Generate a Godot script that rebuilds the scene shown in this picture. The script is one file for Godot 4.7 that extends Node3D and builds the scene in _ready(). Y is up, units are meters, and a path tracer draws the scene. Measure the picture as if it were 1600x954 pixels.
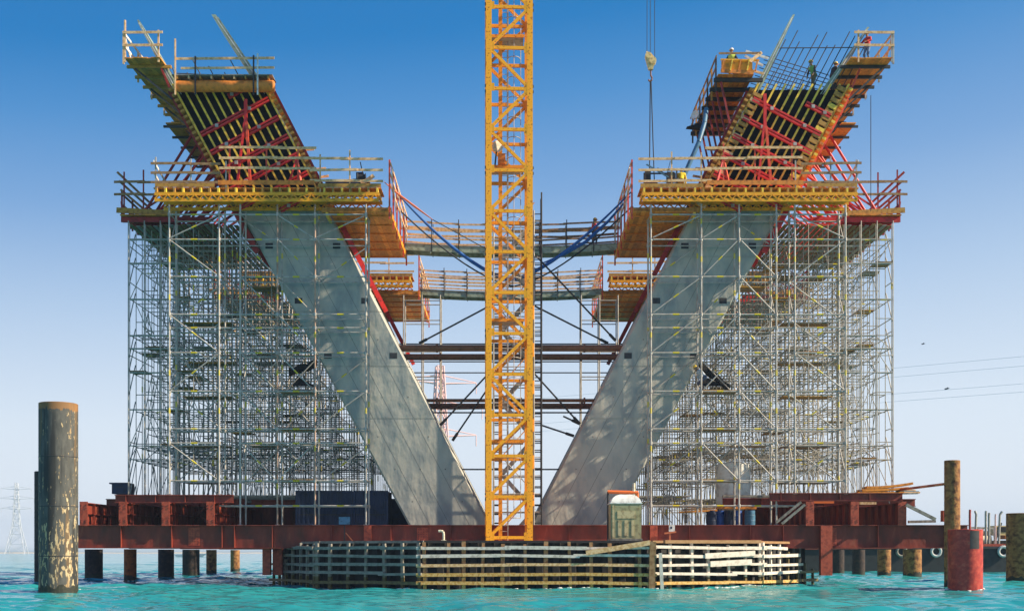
extends Node3D

# A bridge pier under construction in shallow sea: two V-shaped pairs of concrete legs, one behind
# the other, with climbing formwork, scaffolds, a tower crane, a steel work deck and a cofferdam.
# x to the right, y up (0 = sea level), z towards the camera; the front faces of the near legs are z = 0.

const EYE := 1.8          # camera height above the sea
const DIST := 64.0        # camera distance from the near leg faces

var names := {}
var M := {}
var rng := RandomNumberGenerator.new()
var unit_box: BoxMesh
var unit_pipe: Mesh
var LEVELS := [20.07, 18.72, 16.7, 14.66, 13.93, 12.58, 10.5, 8.46, 7.69, 5.65, 4.30]

# ------------------------------------------------------------------ mesh collector
class Mb:
	var v := PackedVector3Array()
	var n := PackedVector3Array()
	var c := PackedColorArray()
	var tint := Color.WHITE
	func tri(a: Vector3, b: Vector3, d: Vector3, na: Vector3, nb: Vector3, nd: Vector3) -> void:
		v.append(a); v.append(b); v.append(d)
		n.append(na); n.append(nb); n.append(nd)
		c.append(tint); c.append(tint); c.append(tint)
	func face(a: Vector3, b: Vector3, d: Vector3, e: Vector3, inside: Vector3) -> void:
		var m := (d - a).cross(b - a)
		if m.length_squared() < 1e-14:
			m = (e - a).cross(d - a)
		m = m.normalized()
		if m.dot((a + d) * 0.5 - inside) < 0.0:
			m = -m
			tri(a, e, d, m, m, m); tri(a, d, b, m, m, m)
		else:
			tri(a, b, d, m, m, m); tri(a, d, e, m, m, m)
	func loft(p: Array, q: Array) -> void:
		var inside := Vector3.ZERO
		var ip := Vector3.ZERO
		var iq := Vector3.ZERO
		for k in p.size():
			ip += p[k] / p.size(); iq += q[k] / q.size()
		inside = (ip + iq) * 0.5
		for k in p.size():
			var j := (k + 1) % p.size()
			face(p[k], p[j], q[j], q[k], inside)
			face(p[k], p[j], ip, ip, inside)
			face(q[k], q[j], iq, iq, inside)
	func box(o: Vector3, x: Vector3, y: Vector3, z: Vector3) -> void:
		loft([o - x - y - z, o + x - y - z, o + x - y + z, o - x - y + z], [o - x + y - z, o + x + y - z, o + x + y + z, o - x + y + z])
	func block(lo: Vector3, hi: Vector3) -> void:
		var h := (hi - lo) * 0.5
		box((lo + hi) * 0.5, Vector3(h.x, 0, 0), Vector3(0, h.y, 0), Vector3(0, 0, h.z))
	func bar(a: Vector3, b: Vector3, w: float, h: float, up := Vector3.UP) -> void:
		var d := (b - a).normalized()
		if absf(d.dot(up)) > 0.98:
			up = Vector3.BACK if absf(d.z) < 0.9 else Vector3.RIGHT
		var side := d.cross(up).normalized()
		box((a + b) * 0.5, side * w * 0.5, side.cross(d).normalized() * h * 0.5, (b - a) * 0.5)
	func tube(a: Vector3, b: Vector3, r0: float, r1: float, k := 6, caps := false) -> void:
		var d := (b - a).normalized()
		var x := d.cross(Vector3.UP if absf(d.y) < 0.9 else Vector3.RIGHT).normalized()
		var y := d.cross(x)
		for i in k:
			var t0 := TAU * i / k
			var t1 := TAU * (i + 1) / k
			var e0 := x * cos(t0) + y * sin(t0)
			var e1 := x * cos(t1) + y * sin(t1)
			var p0 := a + e0 * r0
			var p1 := a + e1 * r0
			var q0 := b + e0 * r1
			var q1 := b + e1 * r1
			tri(p0, q1, p1, e0, e1, e1); tri(p0, q0, q1, e0, e0, e1)
			if caps:
				tri(b, q1, q0, d, d, d); tri(a, p0, p1, -d, -d, -d)
	func path(pts: Array, r: float, k := 6, r_mid := -1.0) -> void:
		for i in pts.size() - 1:
			var u0 := float(i) / (pts.size() - 1)
			var u1 := float(i + 1) / (pts.size() - 1)
			var ra := r if r_mid < 0 else lerpf(r, r_mid, sin(u0 * PI))
			var rb := r if r_mid < 0 else lerpf(r, r_mid, sin(u1 * PI))
			tube(pts[i], pts[i + 1], ra, rb, k)
	func lathe(o: Vector3, profile: Array, k := 24, axis := Vector3.UP) -> void:   # profile of (radius, along the axis)
		var x := axis.cross(Vector3.RIGHT if absf(axis.x) < 0.9 else Vector3.BACK).normalized()
		var y := axis.cross(x)
		for j in profile.size() - 1:
			var p: Vector2 = profile[j]
			var q: Vector2 = profile[j + 1]
			var s := Vector2(q.y - p.y, p.x - q.x).normalized()
			for i in k:
				var e0 := x * cos(TAU * i / k) + y * sin(TAU * i / k)
				var e1 := x * cos(TAU * (i + 1) / k) + y * sin(TAU * (i + 1) / k)
				var n0 := (e0 * s.x + axis * s.y).normalized()
				var n1 := (e1 * s.x + axis * s.y).normalized()
				var a := o + e0 * p.x + axis * p.y
				var b := o + e1 * p.x + axis * p.y
				var cc := o + e1 * q.x + axis * q.y
				var d := o + e0 * q.x + axis * q.y
				tri(a, cc, b, n0, n1, n1); tri(a, d, cc, n0, n0, n1)
	func commit() -> ArrayMesh:
		var a := []
		a.resize(Mesh.ARRAY_MAX)
		a[Mesh.ARRAY_VERTEX] = v
		a[Mesh.ARRAY_NORMAL] = n
		a[Mesh.ARRAY_COLOR] = c
		var m := ArrayMesh.new()
		m.add_surface_from_arrays(Mesh.PRIMITIVE_TRIANGLES, a)
		return m

# ------------------------------------------------------------------ nodes
func offset_of(o: Node) -> Vector3:
	var t := Vector3.ZERO
	while o != null and o != self:
		t += (o as Node3D).position
		o = o.get_parent()
	return t

func put(o: Node3D, called: String, parent: Node = null) -> void:
	var p: Node = self if parent == null else parent
	var key := str(p.get_instance_id()) + called
	var k: int = names.get(key, 0)
	names[key] = k + 1
	o.name = called if k == 0 else "%s_%03d" % [called, k]
	p.add_child(o, true)

func tag(o: Node, label: String, category := "", group := "", kind := "") -> Node:
	if label: o.set_meta("label", label)
	if category: o.set_meta("category", category)
	if group: o.set_meta("group", group)
	if kind: o.set_meta("kind", kind)
	return o

func thing(called: String, label: String, category: String, where := Vector3.ZERO, group := "") -> Node3D:
	var o := Node3D.new()
	put(o, called)
	o.position = where
	tag(o, label, category, group)
	return o

func obj(called: String, b: Mb, m: Material, parent: Node = null) -> MeshInstance3D:
	var o := MeshInstance3D.new()
	o.mesh = b.commit()
	o.material_override = m
	put(o, called, parent)
	o.position = -offset_of(parent)
	return o

func cube(called: String, centre: Vector3, size: Vector3, m: Material, parent: Node = null) -> MeshInstance3D:
	var o := MeshInstance3D.new()
	o.mesh = unit_box
	o.material_override = m
	put(o, called, parent)
	o.transform = Transform3D(Basis.from_scale(size), centre - offset_of(parent))
	return o

func bar(called: String, a: Vector3, b: Vector3, w: float, h: float, m: Material, parent: Node = null, up := Vector3.UP) -> MeshInstance3D:
	var d := (b - a).normalized()
	if absf(d.dot(up)) > 0.98:
		up = Vector3.BACK if absf(d.z) < 0.9 else Vector3.RIGHT
	var side := up.cross(d).normalized()
	var o := MeshInstance3D.new()
	o.mesh = unit_box
	o.material_override = m
	put(o, called, parent)
	o.transform = Transform3D(Basis(side * w, d.cross(side).normalized() * h, b - a), (a + b) * 0.5 - offset_of(parent))
	return o

func pipe(called: String, a: Vector3, b: Vector3, r: float, m: Material, parent: Node = null) -> MeshInstance3D:
	var d := (b - a).normalized()
	var x := d.cross(Vector3.BACK if absf(d.z) < 0.9 else Vector3.RIGHT).normalized()
	var o := MeshInstance3D.new()
	o.mesh = unit_pipe
	o.material_override = m
	put(o, called, parent)
	o.transform = Transform3D(Basis(x * r, b - a, x.cross(d) * r), (a + b) * 0.5 - offset_of(parent))
	return o

# a point measured on site: bearing and elevation as picture units of the survey photograph, distance in metres
func at(px: float, py: float, d: float) -> Vector3:
	return Vector3((px - 798.0) * d / 1800.0, EYE + (862.0 - py) * d / 1800.0, DIST - d)

# ------------------------------------------------------------------ materials
func noise_image(size: int, freq: float, octaves: int, sd: int, kind := FastNoiseLite.TYPE_SIMPLEX_SMOOTH, stretch := 1.0) -> Image:
	var f := FastNoiseLite.new()
	f.seed = sd
	f.noise_type = kind
	f.frequency = freq
	f.fractal_octaves = octaves
	f.fractal_gain = 0.55
	return f.get_seamless_image(size, size, false, false, 0.2)

func ramp(im: Image, stops: Array) -> ImageTexture:
	var g := Gradient.new()
	var offs := PackedFloat32Array()
	var cols := PackedColorArray()
	for s in stops:
		offs.append(s[0]); cols.append(s[1])
	g.offsets = offs; g.colors = cols
	var table := []
	for k in 256:
		table.append(g.sample(k / 255.0))
	var out := Image.create(im.get_width(), im.get_height(), false, Image.FORMAT_RGB8)
	for y in im.get_height():
		for x in im.get_width():
			out.set_pixel(x, y, table[int(clampf(im.get_pixel(x, y).r * 255.0, 0, 255))])
	return ImageTexture.create_from_image(out)

func bumps(im: Image, strength: float) -> ImageTexture:
	var b: Image = im.duplicate()
	b.bump_map_to_normal_map(strength)
	return ImageTexture.create_from_image(b)

func mat(called: String, color: Color, rough := 0.7, metal := 0.0, albedo: Texture2D = null, scale := 0.5, normal: Texture2D = null, depth := 1.0) -> StandardMaterial3D:
	var m := StandardMaterial3D.new()
	m.resource_name = called
	m.albedo_color = color
	m.roughness = rough
	m.metallic = metal
	m.uv1_triplanar = true
	m.uv1_world_triplanar = true
	m.uv1_scale = Vector3.ONE * scale
	if albedo: m.albedo_texture = albedo
	if normal:
		m.normal_enabled = true
		m.normal_texture = normal
		m.normal_scale = depth
	M[called] = m
	return m

# the coat of an old pile: bitumen grey with runs of rust, flaking to pale primer mostly towards the water
func pile_coat(blot: Image) -> ImageTexture:
	var f := FastNoiseLite.new()
	f.seed = 31; f.frequency = 0.085; f.fractal_octaves = 5; f.fractal_gain = 0.6
	var g := FastNoiseLite.new()
	g.seed = 57; g.frequency = 0.012; g.fractal_octaves = 3
	var im := Image.create(512, 1024, false, Image.FORMAT_RGB8)
	for y in 1024:
		var v := y / 1023.0
		for x in 512:
			var t := TAU * x / 512.0
			var cx := cos(t) * 60.0
			var cz := sin(t) * 60.0
			var flake := f.get_noise_3d(cx, y * 0.24, cz)
			var run := g.get_noise_3d(cx * 2.4, y * 0.10, cz * 2.4)
			var tone := f.get_noise_3d(cx * 0.6 + 300.0, y * 0.12, cz * 0.6)
			var c := Color(0.31 + tone * 0.12, 0.31 + tone * 0.11, 0.295 + tone * 0.10)
			if run > 0.16: c = c.lerp(Color(0.46, 0.35, 0.23), clampf((run - 0.16) * 4.0, 0.0, 0.7))
			if run < -0.2: c = c.lerp(Color(0.16, 0.155, 0.15), clampf((-run - 0.2) * 4.0, 0.0, 0.7))
			var edge := 0.40 - 0.26 * smoothstep(0.12, 0.75, v) - 0.22 * run
			if flake > edge: c = Color(0.80, 0.73, 0.58).lerp(Color(0.62, 0.50, 0.34), clampf(tone + 0.4, 0.0, 1.0)) if flake > edge + 0.03 else Color(0.40, 0.30, 0.19)
			if v < 0.03 + 0.02 * tone: c = c.lerp(Color(0.62, 0.42, 0.22), 0.7)
			im.set_pixel(x, y, c)
	return ImageTexture.create_from_image(im)

func rgb(r: int, g: int, b: int) -> Color:
	return Color8(r, g, b)

func materials() -> void:
	var fine := noise_image(256, 0.03, 5, 3)
	var patch := noise_image(512, 0.012, 5, 11)
	var blot := noise_image(512, 0.02, 4, 23)
	var cell := noise_image(256, 0.05, 2, 5, FastNoiseLite.TYPE_CELLULAR)
	var fine_n := bumps(fine, 3.0)
	var blot_n := bumps(blot, 5.0)
	# one pale multiplying texture that any paint can wear: scuffs and dirt
	var dirt := ramp(patch, [[0.0, rgb(186, 178, 168)], [0.36, rgb(226, 222, 218)], [0.48, rgb(250, 250, 248)], [1.0, rgb(255, 255, 255)]])
	var concrete := ramp(patch, [[0.0, rgb(138, 142, 139)], [0.35, rgb(158, 160, 154)], [0.48, rgb(168, 168, 159)], [0.56, rgb(177, 174, 162)], [0.7, rgb(180, 177, 165)], [1.0, rgb(190, 186, 172)]])
	mat("concrete", Color.WHITE, 0.85, 0.0, concrete, 0.11, fine_n, 0.35)
	var primer := ramp(patch, [[0.0, rgb(92, 40, 26)], [0.36, rgb(118, 46, 30)], [0.5, rgb(128, 49, 32)], [0.66, rgb(136, 54, 35)], [0.8, rgb(152, 72, 48)], [1.0, rgb(128, 66, 40)]])
	mat("primer", Color.WHITE, 0.6, 0.0, primer, 0.17, fine_n, 0.25)
	M.primer.uv1_scale = Vector3(0.16, 0.07, 0.16)
	var primer_b := ramp(blot, [[0.0, rgb(116, 48, 30)], [0.45, rgb(172, 70, 44)], [0.7, rgb(186, 82, 54)], [1.0, rgb(136, 66, 42)]])
	mat("primer_bright", Color.WHITE, 0.6, 0.0, primer_b, 0.3)
	var rust := ramp(blot, [[0.0, rgb(52, 30, 18)], [0.35, rgb(108, 66, 34)], [0.5, rgb(150, 100, 52)], [0.65, rgb(172, 126, 72)], [1.0, rgb(120, 66, 30)]])
	mat("rust", Color.WHITE, 0.85, 0.0, rust, 0.24, blot_n, 0.5)
	var rust_o := ramp(blot, [[0.0, rgb(60, 34, 22)], [0.35, rgb(150, 74, 30)], [0.6, rgb(184, 96, 38)], [1.0, rgb(110, 66, 40)]])
	mat("rust_orange", Color.WHITE, 0.85, 0.0, rust_o, 0.3, blot_n, 0.5)
	mat("peeling", Color.WHITE, 0.8, 0.0, ramp(blot, [[0.0, rgb(62, 62, 60)], [0.4, rgb(92, 92, 88)], [0.58, rgb(108, 104, 96)], [0.64, rgb(140, 116, 84)], [0.67, rgb(212, 194, 154)], [0.76, rgb(226, 212, 178)], [0.8, rgb(150, 118, 76)], [1.0, rgb(120, 88, 54)]]), 0.3, blot_n, 0.6)
	M.peeling.uv1_triplanar = false
	M.peeling.uv1_scale = Vector3.ONE
	M.peeling.albedo_texture = pile_coat(blot)
	M.peeling.normal_enabled = false
	M.concrete.uv1_scale = Vector3(0.13, 0.06, 0.13)
	mat("dark_pile", Color.WHITE, 0.85, 0.0, ramp(blot, [[0.0, rgb(34, 30, 30)], [0.6, rgb(60, 48, 44)], [1.0, rgb(92, 66, 46)]]), 0.3, blot_n, 0.4)
	mat("red_pile", Color.WHITE, 0.5, 0.0, ramp(blot, [[0.0, rgb(120, 30, 30)], [0.42, rgb(168, 46, 34)], [0.6, rgb(186, 58, 42)], [0.85, rgb(202, 90, 66)], [1.0, rgb(136, 66, 44)]]), 0.28)
	mat("tube", rgb(186, 180, 172), 0.5, 0.1, dirt, 0.3)
	mat("tube_back", rgb(182, 176, 166), 0.55, 0.1, dirt, 0.3)
	mat("tube_rusty", rgb(196, 160, 138), 0.7, 0.0, dirt, 0.3)
	mat("coupler", rgb(214, 192, 44), 0.5, 0.0)
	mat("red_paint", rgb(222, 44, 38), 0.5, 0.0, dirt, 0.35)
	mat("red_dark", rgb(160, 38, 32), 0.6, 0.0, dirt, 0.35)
	mat("red_orange", rgb(226, 82, 48), 0.55, 0.0, dirt, 0.35)
	mat("yellow_beam", rgb(255, 212, 72), 0.55, 0.0, dirt, 0.5)
	mat("yellow_girder", rgb(250, 170, 10), 0.5, 0.0, dirt, 0.35)
	mat("olive_timber", rgb(190, 140, 58), 0.7, 0.0, dirt, 0.5)
	mat("orange_form", rgb(232, 138, 46), 0.65, 0.0, dirt, 0.4)
	var chips := ramp(blot, [[0.0, rgb(120, 86, 60)], [0.2, rgb(190, 170, 150)], [0.3, rgb(240, 236, 230)], [0.42, rgb(255, 255, 255)], [0.8, rgb(248, 246, 242)], [0.86, rgb(214, 196, 176)], [1.0, rgb(150, 110, 80)]])
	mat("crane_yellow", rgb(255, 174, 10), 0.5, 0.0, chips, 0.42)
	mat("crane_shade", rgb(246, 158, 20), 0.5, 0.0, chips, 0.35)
	mat("film_ply", rgb(22, 22, 27), 0.6, 0.0, dirt, 0.4)
	M.film_ply.metallic_specular = 0.2
	mat("plate_grey", rgb(166, 180, 158), 0.55, 0.1, dirt, 0.4)
	var wood := ramp(patch, [[0.0, rgb(176, 132, 88)], [0.4, rgb(218, 172, 118)], [0.55, rgb(232, 188, 136)], [0.75, rgb(238, 202, 156)], [1.0, rgb(210, 160, 108)]])
	mat("timber", Color.WHITE, 0.75, 0.0, wood, 0.6)
	mat("timber_dark", rgb(176, 166, 156), 0.75, 0.0, wood, 0.6)
	mat("timber_white", rgb(248, 240, 232), 0.7, 0.0, ramp(patch, [[0.0, rgb(170, 160, 150)], [0.45, rgb(226, 220, 210)], [1.0, rgb(240, 236, 230)]]), 0.5)
	mat("timber_stained", rgb(255, 255, 255), 0.75, 0.0, ramp(blot, [[0.0, rgb(150, 104, 44)], [0.45, rgb(206, 156, 78)], [0.7, rgb(222, 186, 120)], [1.0, rgb(180, 130, 60)]]), 0.5)
	mat("timber_grey", Color.WHITE, 0.8, 0.0, ramp(patch, [[0.0, rgb(92, 88, 80)], [0.5, rgb(138, 133, 122)], [1.0, rgb(164, 158, 146)]]), 0.5)
	mat("timber_wet", Color.WHITE, 0.6, 0.0, ramp(blot, [[0.0, rgb(58, 48, 26)], [0.5, rgb(108, 92, 52)], [1.0, rgb(130, 112, 62)]]), 0.5)
	var soffit := ramp(patch, [[0.0, rgb(168, 102, 34)], [0.45, rgb(232, 146, 44)], [0.6, rgb(240, 158, 54)], [1.0, rgb(212, 130, 40)]])
	mat("plank", Color.WHITE, 0.7, 0.0, soffit, 0.5)
	mat("plank_b", rgb(232, 226, 214), 0.7, 0.0, soffit, 0.37)
	mat("plank_c", rgb(214, 216, 220), 0.7, 0.0, soffit, 0.44)
	mat("concrete_seam", rgb(116, 116, 110), 0.85)
	mat("weed", Color.WHITE, 0.7, 0.0, ramp(blot, [[0.0, rgb(24, 26, 20)], [0.5, rgb(44, 46, 34)], [1.0, rgb(70, 66, 48)]]), 0.5)
	mat("grey_plank", rgb(150, 152, 130), 0.8, 0.0, wood, 0.45)
	mat("sheet_steel", rgb(44, 42, 42), 0.7, 0.0, dirt, 0.3)
	mat("dark_steel", rgb(58, 58, 60), 0.6, 0.2, dirt, 0.4)
	mat("pipe_brown", rgb(140, 96, 70), 0.7, 0.1, dirt, 0.4)
	mat("navy", rgb(24, 40, 74), 0.55, 0.0, dirt, 0.3)
	mat("blue", rgb(36, 84, 168), 0.6, 0.0, dirt, 0.5)
	mat("blue_pipe", rgb(74, 122, 156), 0.5, 0.0, dirt, 0.5)
	mat("strap_blue", rgb(20, 92, 168), 0.6)
	mat("strap_orange", rgb(214, 118, 76), 0.6)
	mat("rope", rgb(52, 56, 62), 0.8)
	mat("white", rgb(232, 232, 228), 0.6, 0.0, dirt, 0.3)
	mat("cream", rgb(232, 222, 196), 0.6, 0.0, dirt, 0.3)
	mat("cabin", rgb(168, 160, 120), 0.6, 0.0, dirt, 0.5)
	mat("cabin_slat", rgb(206, 186, 140), 0.6, 0.0, dirt, 0.5)
	mat("orange", rgb(232, 112, 44), 0.6)
	mat("hull", rgb(30, 38, 40), 0.6, 0.0, dirt, 0.2)
	mat("tyre", rgb(200, 200, 196), 0.8)
	mat("rubber", rgb(24, 24, 24), 0.8)
	mat("mast_white", rgb(196, 200, 206), 0.7)
	mat("mast_red", rgb(232, 190, 184), 0.7)
	mat("wire", rgb(196, 204, 214), 0.7)
	mat("sand", rgb(196, 184, 160), 0.9)
	mat("hook", rgb(236, 206, 140), 0.5, 0.0, dirt, 0.8)
	mat("helmet_yellow", rgb(240, 196, 60), 0.4)
	mat("helmet_white", rgb(236, 226, 214), 0.4)
	mat("rebar", rgb(74, 66, 62), 0.7, 0.2)
	var sk := mat("clothes", Color.WHITE, 0.85)
	sk.uv1_triplanar = false
	sk.vertex_color_use_as_albedo = true
	var w := mat("water", Color(0.016, 0.235, 0.26).linear_to_srgb(), 0.12, 0.0, null, 0.9, bumps(noise_image(512, 0.02, 5, 77), 6.0), 0.5)
	w.metallic_specular = 0.28
	w.albedo_color = Color.WHITE
	w.uv1_scale = Vector3.ONE * 0.9
	w.albedo_texture = ramp(noise_image(256, 0.008, 3, 91), [[0.2, Color(0.018, 0.235, 0.265).linear_to_srgb()], [0.8, Color(0.026, 0.30, 0.31).linear_to_srgb()]])
	w.normal_texture = null
	w.normal_enabled = false
	w.uv1_scale = Vector3.ONE * 0.02

# ------------------------------------------------------------------ camera, sky, sun
# clear desert air: deep blue overhead, paling evenly to near white at the horizon, a little paler towards the sun
func air(exposure: float) -> ImageTexture:
	var stops := [[0.0, rgb(241, 247, 253)], [2.0, rgb(238, 245, 252)], [6.4, rgb(224, 237, 250)], [12.3, rgb(180, 206, 236)], [17.3, rgb(126, 170, 220)], [21.6, rgb(80, 146, 208)], [24.8, rgb(40, 127, 196)], [30.0, rgb(36, 118, 188)], [45.0, rgb(36, 106, 174)], [90.0, rgb(30, 88, 152)]]
	var im := Image.create(256, 512, false, Image.FORMAT_RGBF)
	for y in 512:
		var e := 90.0 - (y + 0.5) * 180.0 / 512.0
		for x in 256:
			var az := (x + 0.5) / 256.0 * TAU
			var c: Color = rgb(96, 140, 150).srgb_to_linear()
			if e > 0.0:
				var pale := 1.05 + 0.24 * cos(az - 1.8)
				var q := clampf(e / pale, 0.0, 90.0)
				for k in stops.size() - 1:
					if q >= stops[k][0] and q <= stops[k + 1][0]:
						c = (stops[k][1] as Color).srgb_to_linear().lerp((stops[k + 1][1] as Color).srgb_to_linear(), (q - stops[k][0]) / (stops[k + 1][0] - stops[k][0]))
						break
			im.set_pixel(x, y, c * (1.0 / exposure))
	return ImageTexture.create_from_image(im)

func camera_and_light() -> void:
	var cam := Camera3D.new()
	cam.name = "camera"
	add_child(cam)
	cam.position = Vector3(0, EYE, DIST)
	cam.projection = Camera3D.PROJECTION_FRUSTUM
	cam.keep_aspect = Camera3D.KEEP_HEIGHT
	cam.near = 0.5
	cam.far = 9000.0
	cam.size = 0.5 * 954.0 / 1800.0
	cam.frustum_offset = Vector2(0.5 * 2.0 / 1800.0, 0.5 * 385.0 / 1800.0)
	cam.current = true
	var sky := PanoramaSkyMaterial.new()
	sky.panorama = air(1.72)
	var env := Environment.new()
	env.background_mode = Environment.BG_SKY
	env.sky = Sky.new()
	env.sky.sky_material = sky
	env.tonemap_mode = Environment.TONE_MAPPER_LINEAR
	env.tonemap_exposure = 1.72
	env.sdfgi_enabled = true
	env.ssao_enabled = true
	env.ssil_enabled = true
	env.fog_enabled = true
	env.fog_density = 0.00026
	env.fog_light_color = rgb(196, 224, 255)
	var we := WorldEnvironment.new()
	we.name = "environment"
	we.environment = env
	add_child(we)
	var sun := DirectionalLight3D.new()
	sun.name = "sun"
	sun.light_color = Color(1.0, 0.93, 0.82)
	sun.light_energy = 1.6
	sun.light_angular_distance = 0.5
	sun.shadow_enabled = true
	add_child(sun)
	sun.look_at_from_position(Vector3(0.80, 0.56, 0.15) * 100.0, Vector3.ZERO)

# ------------------------------------------------------------------ sea
var chop := FastNoiseLite.new()
var ripple := FastNoiseLite.new()

func wave(x: float, z: float) -> float:
	var gust := 0.95 + 0.75 * chop.get_noise_2d(x * 0.11 + 50.0, z * 0.22)
	return (chop.get_noise_2d(x * 0.7 + z * 0.25, z * 1.25) * 0.2 + ripple.get_noise_2d(x * 0.75, z * 1.2) * 0.07) * gust

func sea() -> void:
	chop.seed = 4; chop.frequency = 0.2; chop.fractal_octaves = 3; chop.fractal_gain = 0.5
	ripple.seed = 9; ripple.frequency = 0.85; ripple.fractal_octaves = 2
	var zs := []
	var z := 46.0
	while z > -2300.0:
		zs.append(z)
		var d := DIST - z
		z -= 0.17 if d < 60 else clampf((d - 60) * 0.012 + 0.22, 0.22, 300.0)
	var xs := []
	var x := 0.0
	while x < 2000.0:
		xs.append(x)
		if x > 0: xs.push_front(-x)
		x += 0.26 if x < 33 else clampf((x - 33) * 0.09 + 0.4, 0.4, 500.0)
	var cols := xs.size()
	var vs := PackedVector3Array()
	var ns := PackedVector3Array()
	var idx := PackedInt32Array()
	for j in zs.size():
		for i in cols:
			var px: float = xs[i]
			var pz: float = zs[j]
			var d := DIST - pz
			var fade := clampf(1.3 - d / 260.0, 0.12, 1.0) * clampf(1.4 - absf(px) / 120.0, 0.0, 1.0)
			var e := 0.06
			var h := [0.0, 0.0, 0.0]
			for k in 3:
				var qx := px + (e if k == 1 else 0.0)
				var qz := pz + (e if k == 2 else 0.0)
				h[k] = wave(qx, qz)
			vs.append(Vector3(px, h[0] * fade, pz))
			ns.append(Vector3(-(h[1] - h[0]) / e * fade, 1.0, -(h[2] - h[0]) / e * fade).normalized())
	for j in zs.size() - 1:
		for i in cols - 1:
			var p := j * cols + i
			idx.append_array([p, p + cols, p + 1, p + 1, p + cols, p + cols + 1])
	var arr := []
	arr.resize(Mesh.ARRAY_MAX)
	arr[Mesh.ARRAY_VERTEX] = vs
	arr[Mesh.ARRAY_NORMAL] = ns
	arr[Mesh.ARRAY_INDEX] = idx
	var m := ArrayMesh.new()
	m.add_surface_from_arrays(Mesh.PRIMITIVE_TRIANGLES, arr)
	var o := MeshInstance3D.new()
	o.mesh = m
	o.material_override = M.water
	put(o, "sea_water")
	tag(o, "turquoise sea with small wind ripples all round the pier works", "sea", "", "structure")
	var g := Mb.new()
	var f := FastNoiseLite.new()
	f.seed = 2; f.frequency = 0.01
	for k in 60:
		var x0 := -1150.0 + k * 36.0
		var h0 := 1.2 + f.get_noise_1d(x0) * 1.4
		var h1 := 1.2 + f.get_noise_1d(x0 + 36.0) * 1.4
		g.loft([Vector3(x0, -1, -1400), Vector3(x0 + 36, -1, -1400), Vector3(x0 + 36, -1, -1330), Vector3(x0, -1, -1330)], [Vector3(x0, h0, -1390), Vector3(x0 + 36, h1, -1390), Vector3(x0 + 36, h1 * 0.6, -1345), Vector3(x0, h0 * 0.6, -1345)])
	tag(obj("shore_land", g, M.sand), "low pale sand shore along the horizon", "shore", "", "structure")

# ------------------------------------------------------------------ steel deck
func i_girder(called: String, label: String, a: Vector3, b: Vector3, height: float, width: float, m: Material, stiff: Array, splices := []) -> Node3D:
	# a and b: ends at the underside; stiff: distances from a (negative = wide bright plate)
	var o := thing(called, label, "girder", a)
	var d := (b - a).normalized()
	var side := Vector3.UP.cross(d).normalized()
	var up := Vector3.UP
	bar("top_flange", a + up * (height - 0.02), b + up * (height - 0.02), width, 0.04, m, o)
	bar("bottom_flange", a + up * 0.02, b + up * 0.02, width, 0.04, m, o)
	bar("web", a + up * height * 0.5, b + up * height * 0.5, 0.03, height - 0.08, m, o)
	for t in stiff:
		var w: float = 0.03 if t > 0 else 0.4
		var mm: Material = m if t > 0 else M.primer_bright
		for s in [-1, 1]:
			var p: Vector3 = a + d * absf(t) + up * height * 0.5 + side * s * (width * 0.25 + 0.008 + (0.02 if t < 0 else 0.0))
			bar("stiffener", p - d * w * 0.5, p + d * w * 0.5, width * 0.5 - 0.02, height - 0.081, mm, o)
	for t in splices:
		var p: Vector3 = a + d * t + up * height * 0.5
		for sd in [-1, 1]:
			bar("splice_plate", p - d * 0.3 + side * sd * 0.022, p + d * 0.3 + side * sd * 0.022, 0.014, height - 0.3, M.primer_bright, o)
			var bl := Mb.new()
			for i in 4:
				for j in 7:
					var q: Vector3 = p + d * (-0.21 + i * 0.14) + up * (-0.5 + j / 6.0) * (height - 0.5) + side * sd * 0.03
					bl.box(q, d * 0.022, up * 0.022, side * 0.012)
			tag(obj("splice_bolts", bl, M.primer, o), "", "", "", "stuff")
	return o

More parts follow.
